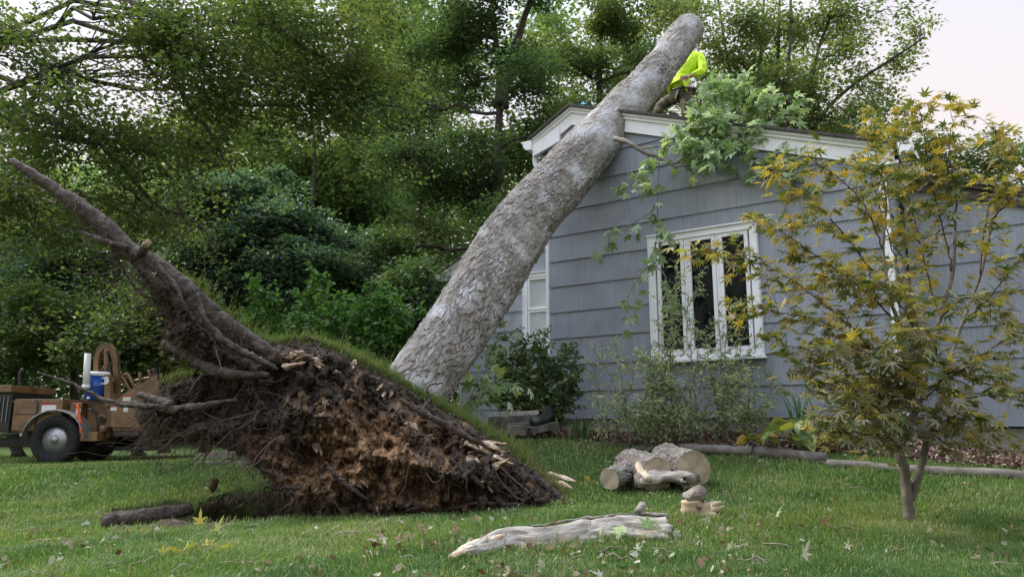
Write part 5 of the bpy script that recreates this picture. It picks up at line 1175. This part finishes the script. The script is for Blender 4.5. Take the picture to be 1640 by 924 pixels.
# long riven slab in the foreground, with its bark edge
L0 = [G2(728, 898, .03), G2(770, 889, .04), G2(815, 877, .05), G2(870, 876, .05), G2(930, 868, .055), G2(960, 864, .055), G2(1010, 861, .055), G2(1072, 862, .055)]
sb = slab('split_plank', 'long grey-white riven slab lying on the grass in the foreground', L0, [.02, .06, .07, .08, .085, .08], .05, M['splitwood'], ragged=.12, tilt=R(48))
t = T(); c = curve([G2(850, 868, .09), G2(930, 859, .105), G2(1010, 853, .11), G2(1070, 854, .11)], 8, .003); t.tube(c, np.linspace(.006, .013, len(c)), 8, rough=.5); t.build('bark_edge', M['logbark'], sb, True)
t = T(); t.tube([G2(1022, 853, .11), G2(1032, 850, .17)], [.028, .022], 9, rough=.2); t.build('twig_stub', M['logbark'], sb, True)
slab('split_piece', 'white torn sliver on top of the thin end of the long slab', [G2(722, 902, .03), G2(760, 889, .06), G2(800, 880, .07)], [.015, .05, .02], .03, M['wood'])
# twisted chunk
def chunk():
    g = G(1125, 828); root = empty('wood_chunk', g, label='twisted pale stump chunk with a dark knot on top, alone on the lawn', cat='wood chunk'); Y = g.y
    cutb = T(); cutb.tube(curve([P(1118, 830, Y), P(1115, 816, Y), P(1113, 800, Y)], 6), [.125]+[.112]*3+[.088]*4+[.082]*5, 20, rough=.4, seed=4); cutb.build('body', M['wood'], root, True)
    t = T(); t.tube(curve([P(1108, 806, Y-.02), P(1115, 797, Y-.03), P(1124, 790, Y-.08)], 5), [.062, .066, .07, .07, .068, .068, .066, .066, .064, .062, .058], 16, rough=.5, seed=7); t.build('knot', M['logbark'], root, True)
    for k in range(5):
        t = T(); yy = 808+k*2.4; t.tube(curve([P(1112, yy, Y-.03), P(1130, yy+1, Y-.05), P(1152+random.uniform(0, 10), yy-5+random.uniform(-3, 3), Y-.04)], 6), [.036]*3+[.030]*4+[.02]*4+[.006]*2, 7, rough=.5, seed=k); t.build('splinter', M['wood'], root, True)
chunk()
# pale splinters behind the right tip of the plate
for k, (px, py, w_) in enumerate(((884,771,.04),(905,778,.03),(899,788,.035))):
    o = G2(px, py, .04); slab('wood_splinter', ('upper', 'right-hand', 'lower')[k]+' of three pale splinters behind the right tip of the root plate', [o+Vector((-.07-.02*k, .02, .03+.02*(k == 1))), o+Vector((0, 0, .03)), o+Vector((.09, -.03*k, .0))], [.012, w_*.8, .006], .018, M['wood'], ragged=.9, tilt=R(30+k*25))
# root lying along the crater rim
t = T(); c = curve([G2(166, 846, .03), G2(190, 842, .05), G2(230, 838, .05), G2(270, 834, .06), G2(305, 829, .07)], 8, .003); t.tube(c, np.interp(np.linspace(0, 1, len(c)), [0, .1, .6, 1], [.045, .07, .065, .05]), 14, rough=.25); o = t.build('exposed_root', M['armroot'], None, True); tagp(o, 'thick severed root lying along the left rim of the crater', 'root')
def rim():
    """torn sod hanging into the crater from its far lip"""
    r2 = np.random.default_rng(12); n = 9000; a = r2.uniform(0, 2*pi, n); X = -1.55+2.1*.93*np.cos(a); Y = 7.12+.80*.93*np.sin(a)+.06*(X+1.5); X += r2.normal(0, .05, n); Y += r2.normal(0, .05, n)
    Z = ground(X, Y, False)-.02; C = np.stack([X, Y, Z], -1); inw = np.stack([-np.cos(a)*.3, -np.sin(a)*.9, 0*a-.4], -1)+r2.normal(0, .45, (n, 3)); inw /= np.linalg.norm(inw, axis=1)[:, None]
    L = r2.gamma(3, .022, n)[:, None]; S = np.cross(inw, r2.normal(size=(n, 3))); S /= np.linalg.norm(S, axis=1)[:, None]; S *= .002; mid = C+inw*L*.5; tip = mid+inw*L*.5+np.array([0, 0, -1.])*L*.3
    VV = np.stack([C-S, C+S, mid+S, mid-S, tip], 1).reshape(-1, 3); o = (np.arange(n)*5)[:, None]
    mesh_np('torn_sod', VV, [o+np.array([[0, 1, 2, 3]]), o+np.array([[3, 2, 4]])], M['rootlet'], None, False, v=np.repeat(r2.beta(2.5, 2, n), 5), kind='stuff', label='brown torn grass roots fringing the crater rim', cat='sod')
rim()
# leaf heaps and sprigs
def heap(px, py, n, size, kind, mat, lb, v0, name='leaf_pile', cat='leaves', sp=(.14, .07, .05)):
    b = G2(px, py, .04); C = np.array(b)+rng.normal(0, 1, (n, 3))*np.array(sp); C[:, 2] = np.maximum(C[:, 2], b.z-.02)
    o = leafobj(name, C, size, kind, mat, up=-.4, v=np.clip(rng.normal(v0, .18, n), 0, 1)); tagp(o, lb, cat, kind='stuff' if n > 20 else None)
heap(650, 886, 34, .075, 'oak', M['litter'], 'curled dry leaf heap at the bottom left of the long slab', .35)
heap(710, 882, 14, .06, 'oak', M['litter'], 'few dry leaves just left of the tip of the long slab', .4)
heap(862, 886, 42, .07, 'oak', M['litter'], 'heap of grey curled leaves in front of the middle of the long slab', .45)
heap(1022, 866, 9, .12, 'maple', M['silverleaf'], 'sprig of white-backed maple leaves under the thick end of the slab', .65, 'leaf_sprig', 'leaf sprig', (.10, .05, .03))
heap(305, 893, 22, .09, 'oak', M['hosta'], 'yellow-green leaf sprig on the grass at lower left', .45, 'leaf_sprig', 'leaf sprig', (.12, .06, .04))
heap(385, 818, 6, .11, 'oak', M['bushleaf'], 'green leaf sprig fallen into the crater edge', .4, 'leaf_sprig', 'leaf sprig', (.10, .05, .03))
heap(175, 728, 60, .11, 'maple', M['blueleaf'], 'dark bluish leafy bough lying beside the chipper wheel', .5, 'leafy_bough', 'bough', (.32, .2, .12))
heap(940, 778, 12, .07, 'oak', M['hosta'], 'small green and orange leaf patch left of the cut logs', .5, 'leaf_sprig', 'leaf sprig', (.10, .05, .02))
heap(1185, 845, 6, .1, 'oak', M['litter'], 'pale crumpled leaf cluster right of the wood chunk', .7)
heap(1330, 904, 3, .11, 'oak', M['litter'], 'single pale leaf group at the lower right of the lawn', .7)
heap(1262, 864, 4, .09, 'oak', M['litter'], 'dark brown leaf pair on the lawn left of the japanese maple', .1)

# ------------------------------------------------------------------ wood chipper, cooler
def chipper():
    Y = 12.8; g = gz(P(140, 740, Y).x, Y); org = P(140, 740, Y); u = Y/F
    M['tan'] = nmat('tan_machine_paint', [(.075, .045, .025), (.19, .11, .05), (.24, .145, .068)], 5, .45, .1, spec=.5)
    M['tyre'] = nmat('tyre_rubber', [(.012, .012, .012), (.03, .03, .03)], 20, .85, .3); M['blackm'] = flat('black_steel', (.02, .02, .02), .5); M['steel'] = flat('grey_steel', (.35, .36, .37), .4, .6)
    M['sticker'] = nmat('sticker_white', [(.62, .62, .6), (.72, .72, .70)], 30, .5, 0); M['orange'] = flat('orange_pole', (.85, .12, .02), .4); M['redl'] = flat('red_lens', (.35, .015, .01), .2)
    root = empty('wood_chipper', org, label='tan tow-behind wood chipper parked at the far left edge of the lawn', cat='wood chipper')
    def bx(px0, py0, px1, py1, d0, d1, mat, name, parent=root, bev=.012, skew=0):
        a = P(px0, py1, Y); c = P(px1, py0, Y); t = T(); t.box(((a.x+c.x)/2, Y+(d0+d1)/2, (a.z+c.z)/2), (c.x-a.x, d1-d0, c.z-a.z)); return t.build(name, M[mat], parent, False, bevel=bev)
    def poly(pts, d0, d1, mat, name):
        t = T(); t.prism([P(x, y, Y)+Vector((0, d0, 0)) for x, y in pts], (0, d1-d0, 0)); return t.build(name, M[mat], root, False, bevel=.01)
    def pipe(pts, r, mat, name, n=8):
        t = T(); t.tube(curve([P(x, y, Y)+Vector((0, d, 0)) for x, y, d in pts], 6), r, n); return t.build(name, M[mat], root, True)
    bx(36, 640, 118, 690, -.3, 1.0, 'tan', 'drum_housing'); bx(-22, 630, 33, 690, -.2, .9, 'blackm', 'engine'); bx(-26, 618, 34, 629, -.25, .95, 'tan', 'engine_cover')
    for k in range(7): bx(-16+k*6.5, 636, -12+k*6.5, 676, -.225, -.205, 'steel', 'grille_bar', bev=.003)
    for x0, y0, x1, y1 in ((38, 663, 116, 664.5), (76, 642, 77.5, 688)): bx(x0, y0, x1, y1, -.304, -.298, 'blackm', 'panel_seam', bev=0)
    for k in range(8): bx(40+k*10, 643, 41.6+k*10, 644.6, -.312, -.3, 'steel', 'bolt', bev=0)
    bx(84, 646, 108, 660, -.307, -.301, 'sticker', 'sticker', bev=0); bx(84, 646, 108, 649, -.312, -.308, 'redl', 'sticker_band', bev=0)
    pipe([(-4, 690, -.25), (10, 696, -.28), (40, 694, -.3), (60, 690, -.28)], .014, 'blackm', 'hose')
    bx(119, 645, 142, 690, -.2, 1.0, 'tan', 'body'); poly([(142, 632), (176, 640), (176, 700), (142, 700)], -.05, .9, 'tan', 'feed_housing')
    poly([(190, 645), (262, 600), (268, 686), (190, 684)], -.25, -.2, 'tan', 'hopper'); poly([(190, 645), (262, 600), (268, 686), (190, 684)], .95, 1.0, 'tan', 'hopper'); poly([(190, 684), (268, 686), (268, 690), (190, 690)], -.19, .94, 'tan', 'hopper')
    bx(176, 630, 190, 684, -.15, .9, 'tan', 'body')
    # lift arch
    poly([(144, 655), (144, 572), (152, 553), (160, 547), (168, 548), (178, 556), (183, 572), (186, 655), (178, 655), (175, 580), (170, 562), (161, 557), (154, 564), (152, 580), (152, 655)], .1, .2, 'tan', 'lift_arch')
    pipe([(163, 552, .15), (163, 640, .15)], .045, 'tan', 'hydraulic_ram', 10); pipe([(152, 610, .1), (182, 612, .1)], .02, 'tan', 'cross_bar'); pipe([(168, 560, .05), (176, 590, .0), (178, 640, 0)], .012, 'blackm', 'hose')
    poly([(178, 602), (188, 600), (190, 650), (180, 652)], -.25, -.15, 'tan', 'bracket')
    bx(180, 607, 186, 616, -.265, -.252, 'sticker', 'sticker', bev=0)
    # feed controls: crossed arms on the hopper
    for pts in ([(196, 602, 0), (210, 628, 0)], [(200, 630, 0), (232, 618, 0)], [(196, 602, 0), (205, 600, 0), (216, 622, 0)], [(224, 597, 0), (225, 628, 0)], [(215, 610, 0), (245, 604, 0)], [(238, 592, 0), (243, 612, 0)], [(258, 598, 0), (258, 612, 0)], [(204, 615, .2), (240, 640, .2)]): pipe(pts, .028, 'tan', 'control_arm', 6)
    for d in (-.0,): 
        pipe([(247, 590, d), (248, 603, d)], .045, 'blackm', 'tail_light_cap'); pipe([(248, 603, d), (248, 612, d)], .05, 'redl', 'tail_light')
    # stickers with red headers, blank of any wording
    for (x0, y0, x1, y1) in ((190, 650, 200, 658), (210, 650, 218, 660), (209, 634, 222, 643), (132, 652, 141, 670)):
        bx(x0, y0, x1, y1, -.262 if x0 > 180 else -.212, -.252 if x0 > 180 else -.203, 'sticker', 'sticker', bev=0); bx(x0, y0, x1, y0+2, -.270 if x0 > 180 else -.22, -.263 if x0 > 180 else -.213, 'redl', 'sticker_band', bev=0)
    # rollers and drive parts
    for (x, y, r) in ((171, 669, .07), (172, 686, .06), (171, 669, .035)):
        t = T(); c = P(x, y, Y); t.tube([(c.x, Y-.16-(.04 if r < .05 else 0), c.z), (c.x, Y+.3, c.z)], r, 18); t.build('roller', M['tan' if r > .05 else 'blackm'], root, True)
    pipe([(148, 655, -.1), (158, 662, -.12), (163, 680, -.12), (160, 692, -.1)], .014, 'blackm', 'hose')
    pipe([(143, 618+30, -.35), (147, 670, -.36), (149, 694, -.35)], .022, 'orange', 'marker_pole')
    bx(120, 691, 172, 706, -.3, .9, 'tan', 'chassis'); bx(-60, 700, 270, 716, .2, .35, 'blackm', 'chassis'); bx(192, 691, 232, 698, -.2, .9, 'blackm', 'chassis'); bx(170, 700, 235, 722, .2, .9, 'blackm', 'toolbox')
    pipe([(-60, 705, .3), (-120, 708, .3)], .05, 'tan', 'drawbar')
    # wheel and fender
    for d in (-.25, .85):
        c = P(106, 702, Y); t = T(); R0 = .40; prof = [(R0*.55, -.09), (R0*.86, -.11), (R0*.97, -.09), (R0, -.05), (R0, .05), (R0*.97, .09), (R0*.86, .11), (R0*.55, .09)]; n = 40; V = [(c.x+cos(2*pi*k/n)*r, Y+d+w_, g+R0-.005+sin(2*pi*k/n)*r) for k in range(n) for r, w_ in prof]; m = len(prof)
        t.add(V, [[k*m+j, k*m+(j+1) % m, ((k+1) % n)*m+(j+1) % m, ((k+1) % n)*m+j] for k in range(n) for j in range(m)]); wl = empty('wheel', (c.x, Y+d, g+R0)); wl.parent = root; wl.matrix_parent_inverse = Matrix.Translation(root.location).inverted()
        o = t.build('tyre', M['tyre'], None, True); o.parent = wl; o.matrix_parent_inverse = Matrix.Translation(wl.location).inverted()
        t = T(); t.tube([(c.x, Y+d-.06, g+R0), (c.x, Y+d+.06, g+R0)], R0*.56, 24); t.tube([(c.x, Y+d-.10, g+R0), (c.x, Y+d-.0, g+R0)], R0*.16, 12); o = t.build('rim', M['steel'], None, True); o.parent = wl; o.matrix_parent_inverse = Matrix.Translation(wl.location).inverted()
        t = T(); pts = []
        for k in range(13):
            a = pi*.02+k/12*pi*.96; pts.append((c.x+cos(a)*.50, g+R0+sin(a)*.47))
        for k in range(12):
            t.add([(pts[k][0], Y+d-.16, pts[k][1]), (pts[k+1][0], Y+d-.16, pts[k+1][1]), (pts[k+1][0], Y+d+.14, pts[k+1][1]), (pts[k][0], Y+d+.14, pts[k][1]), (pts[k][0]*1.0, Y+d-.16, pts[k][1]+.02), (pts[k+1][0], Y+d-.16, pts[k+1][1]+.02), (pts[k+1][0], Y+d+.14, pts[k+1][1]+.02), (pts[k][0], Y+d+.14, pts[k][1]+.02)], [[0, 1, 2, 3], [4, 7, 6, 5], [0, 4, 5, 1], [3, 2, 6, 7]])
        t.build('fender', M['steel'], root, False)
    pipe([(8, 618, .4), (8, 596, .4), (13, 588, .4)], .03, 'blackm', 'exhaust_stack')
    # water cooler standing on the body
    cy = Y-.12; c0 = P(153, 641, cy); rad = .19
    cool = empty('water_cooler', c0, label='blue drink cooler with white lid standing on the wood chipper', cat='cooler')
    t = T(); n = 28; t.tube([c0, c0+Vector((0, 0, .40))], [rad*.95, rad], n); t.build('body', flat('cooler_blue', (.015, .07, .38), .35), cool, True)
    t = T(); t.tube([c0+Vector((0, 0, .401)), c0+Vector((0, 0, .44)), c0+Vector((0, 0, .47))], [rad*1.05, rad*1.05, rad*.9], n); t.build('lid', M['white'], cool, True)
    t = T(); h0 = c0+Vector((rad*.7, -.12, .36)); t.tube(curve([h0, h0+Vector((.10, -.02, 0)), h0+Vector((.12, -.02, -.05)), h0+Vector((.10, -.02, -.09)), h0+Vector((0, 0, -.09))], 5), .016, 8); t.build('handle', M['white'], cool, True)
    t = T(); t.tube([c0+Vector((0, -rad-.0, .03)), c0+Vector((0, -rad-.05, .03))], .02, 8); t.build('spigot', M['white'], cool, True)
    t = T(); t.tube(curve([c0+Vector((-rad, -.05, .22)), c0+Vector((-.1, -rad-.005, .2)), c0+Vector((.08, -rad-.005, .22)), c0+Vector((rad, -.04, .2))], 6), .007, 6); t.build('cord', M['blackm'], cool, True)
    cd = empty('cup_dispenser', c0+Vector((-.03, -rad-.06, .2)), label='white tube of paper cups strapped upright in front of the blue cooler', cat='cup dispenser'); q0 = c0+Vector((-.03, -rad-.075, .21))
    t = T(); t.tube([q0, q0+Vector((-.03, 0, .55))], [.055, .05], 20); t.build('tube', M['white'], cd, True); t = T(); t.tube([q0+Vector((0, 0, -.025)), q0+Vector((-.001, 0, .03))], .062, 20); t.build('cap', M['white'], cd, True)
chipper()

# ------------------------------------------------------------------ worker on the roof
def skin(name, J, E, mat, parent, sub=2, root=0):
    me = bpy.data.meshes.new(name); me.from_pydata([tuple(j[0]) for j in J], E, []); me.update(); o = bpy.data.objects.new(name, me); col.objects.link(o)
    md = o.modifiers.new('s', 'SKIN'); md.use_smooth_shade = True
    for k, j in enumerate(J):
        r = j[1]; r = (r, r) if np.isscalar(r) else r; me.skin_vertices[0].data[k].radius = r
    me.skin_vertices[0].data[root].use_root = True
    o.modifiers.new('b', 'SUBSURF').levels = sub; bpy.context.view_layer.update()
    dg = bpy.context.evaluated_depsgraph_get(); nm = bpy.data.meshes.new_from_object(o.evaluated_get(dg)); bpy.data.objects.remove(o)
    nm.materials.clear(); nm.materials.append(mat)
    return link(name, nm, parent)
def worker():
    Y = 11.2; X = lambda px, py, d=0: P(px, py, Y+d)
    root = empty('person', X(1085, 215), label='worker in a neon yellow long-sleeved shirt and camouflage trousers behind the stem on the roof', cat='person')
    skinm = nmat('skin', [(.42, .24, .17), (.5, .31, .23)], 12, .5, .05); neon = nmat('neon_shirt', [(.42, .66, .02), (.58, .86, .03), (.66, .95, .05)], 5, .75, .6, 9, dist=.1)
    def camo():
        m, n, l, b = newmat('camo_cloth'); tc = n.new('ShaderNodeTexCoord'); t = n.new('ShaderNodeTexNoise'); t.inputs['Scale'].default_value = 9; t.inputs['Detail'].default_value = 3; l.new(tc.outputs['Object'], t.inputs[0])
        r = ramp(n, [(0, (.02, .02, .015)), (.42, (.05, .06, .03)), (.5, (.10, .07, .045)), (.58, (.16, .15, .09))]); r.color_ramp.interpolation = 'CONSTANT'; l.new(t.outputs[0], r.inputs[0]); l.new(r.outputs[0], b.inputs['Base Color']); b.inputs['Roughness'].default_value = .9; return m
    camo = camo()
    # joints (facing left)
    pel, wst, chs, nk, hd = X(1093, 148), X(1092, 128), X(1105, 100), X(1108, 82), X(1102, 66)
    sN, sF = X(1122, 93, -.12), X(1098, 92, .16); eN, eF = X(1127, 114, -.22), X(1078, 118, .2); wN, wF = X(1103, 123, -.30), X(1068, 134, .05)
    hN, hF = X(1098, 152, -.08), X(1086, 152, .08); kN, kF = X(1100, 184, -.14), X(1058, 170, .02); aN, aF = X(1106, 222, -.05), X(1042, 205, .05); tN, tF = X(1092, 226, -.12), X(1026, 208, .03)
    body = skin('body', [(pel, .12), (wst, .11), (chs, .13), (nk, .06), (hd+Vector((0, 0, -.06)), .055), (sN, .06), (eN, .045), (wN, .03), (sF, .06), (eF, .045), (wF, .03), (hN, .085), (kN, .06), (aN, .045), (hF, .085), (kF, .06), (aF, .045), (hd, .085), (hd+Vector((0, 0, .06)), .075)],
         [(0, 1), (1, 2), (2, 3), (3, 4), (2, 5), (5, 6), (6, 7), (2, 8), (8, 9), (9, 10), (0, 11), (11, 12), (12, 13), (0, 14), (14, 15), (15, 16), (4, 17), (17, 18)], skinm, root)
    # face: nose, ears, eyes
    t = T(); n0 = hd+Vector((-.085, -.005, 0)); t.tube([n0+Vector((.01, 0, .025)), n0+Vector((-.015, 0, -.002)), n0+Vector((-.012, 0, -.012)), n0+Vector((.012, 0, -.016))], [.007, .013, .014, .006], 8); t.build('nose', skinm, root, True)
    for s_ in (-1, 1):
        t = T(); e0 = hd+Vector((.005, s_*.082, 0)); t.tube([e0+Vector((0, 0, .03)), e0+Vector((.006, s_*.012, .01)), e0+Vector((0, s_*.004, -.025))], [.010, .016, .008], 8); t.build('ear', skinm, root, True)
        t = T(); e0 = hd+Vector((-.075, s_*.032, .022)); t.tube([e0, e0+Vector((-.008, 0, 0))], [.013, .006], 8); t.build('eye', flat('eye_dark', (.03, .02, .015), .2) if s_ < 0 else bpy.data.materials['eye_dark'], root, True)
    t = T(); m0 = hd+Vector((-.082, 0, -.045)); t.tube([m0+Vector((.006, -.022, 0)), m0, m0+Vector((.006, .022, 0))], .006, 6); t.build('mouth', flat('lips', (.3, .12, .1)), root, True)
    hr = hd+Vector((.012, 0, .05)); t = T(); t.tube([hr+Vector((.0, 0, -.05)), hr+Vector((.0, 0, 0)), hr+Vector((0, 0, .04)), hr+Vector((0, 0, .062))], [.098, .102, .078, .03], 18); t.build('hair', flat('dark_hair', (.03, .02, .015), .7), root, True)
    # hands: palm and five fingers each
    for (w_, el, sgn, tgt) in ((wN, eN, 1, Vector((-.95, 0, -.25))), (wF, eF, -1, Vector((-.6, 0, -.8)))):
        d = tgt.normalized(); u = Vector((0, 1, 0)).cross(d).normalized()*-1; nn = Vector((0, -1, 0)); J = [(w_, (.026, .022)), (w_+d*.05, (.036, .018)), (w_+d*.085, (.038, .016))]; E = [(0, 1), (1, 2)]
        for k in range(4):
            a = w_+d*.075+u*(.027-.018*k); L = (.062, .072, .068, .052)[k]; i = len(J); J += [(a, .011), (a+d*L*.5+u*(.004-.003*k), .0095), (a+d*L*.82-Vector((0, -.012, 0))+u*(.006-.004*k), .0085), (a+d*L-Vector((0, -.03, 0)), .007)]; E += [(1, i), (i, i+1), (i+1, i+2), (i+2, i+3)]
        i = len(J); a = w_+d*.03+u*.03; J += [(a, .014), (a+d*.03+u*.028, .012), (a+d*.055+u*.036, .010)]; E += [(0, i), (i, i+1), (i+1, i+2)]
        skin('hand', J, E, skinm, root, 1)
    skin('shirt', [(X(1094, 142), (.17, .155)), (X(1092, 126), (.15, .14)), (chs, (.165, .15)), (X(1108, 86), .085), (sN, .085), (sN.lerp(eN, .5), .078), (eN, .074), (eN.lerp(wN, .8), .05), (sF, .08), (eF, .066), (eF.lerp(wF, .85), .05), (X(1088, 145, -.05), (.13, .13))],
         [(0, 1), (1, 2), (2, 3), (2, 4), (4, 5), (5, 6), (6, 7), (2, 8), (8, 9), (9, 10), (0, 11)], neon, root)
    skin('trousers', [(X(1093, 146), (.15, .14)), (hN, .115), (hN.lerp(kN, .5), .10), (kN, .085), (kN.lerp(aN, .6), .075), (aN, .065), (hF, .115), (hF.lerp(kF, .5), .10), (kF, .088), (kF.lerp(aF, .6), .078), (aF, .066)],
         [(0, 1), (1, 2), (2, 3), (3, 4), (4, 5), (0, 6), (6, 7), (7, 8), (8, 9), (9, 10)], camo, root)
    t = T(); t.tube(curve([X(1078, 144, -.13), X(1090, 141, -.2), X(1104, 141, -.17), X(1110, 142, 0)], 6), .018, 8); t.build('belt', bpy.data.materials['black_steel'], root, True)
    for a, tt in ((aN, tN), (aF, tF)): skin('boot', [(a, .06), (a+Vector((0, 0, -.07)), .055), (tt+Vector((0, 0, -.03)), (.045, .04)), (tt+(tt-a)*.5+Vector((0, 0, -.03)), .035)], [(0, 1), (1, 2), (2, 3)], bpy.data.materials['black_steel'], root, 2)
worker()
# crumpled blue tarp scrap on the ridge
t = T(); r2 = np.random.default_rng(2)
n = 26; sx = np.linspace(0, 1, n); A = Vector(H(SA+.02, .25, ZA+.30)); gx, gy = np.meshgrid(np.linspace(-.1, .75, n), np.linspace(0, .55, n)); qn = np.stack([gx*9, gy*9, 0*gx], -1)
hz = .055+.07*np.abs(fbm(qn, 3, 3)); Vt = np.array(A)+gx[..., None]*RX+gy[..., None]*BK; Vt[..., 2] += hz+gx*MR*1.0
i = np.arange(n-1)[:, None]*n; j = np.arange(n-1)[None]
mesh_np('tarp', Vt.reshape(-1, 3), np.stack([i+j, i+j+1, i+n+j+1, i+n+j], -1).reshape(-1, 4), flat('blue_tarp', (.02, .22, .38), .4), label='crumpled blue tarp scrap on the roof peak behind the stem', cat='tarp')
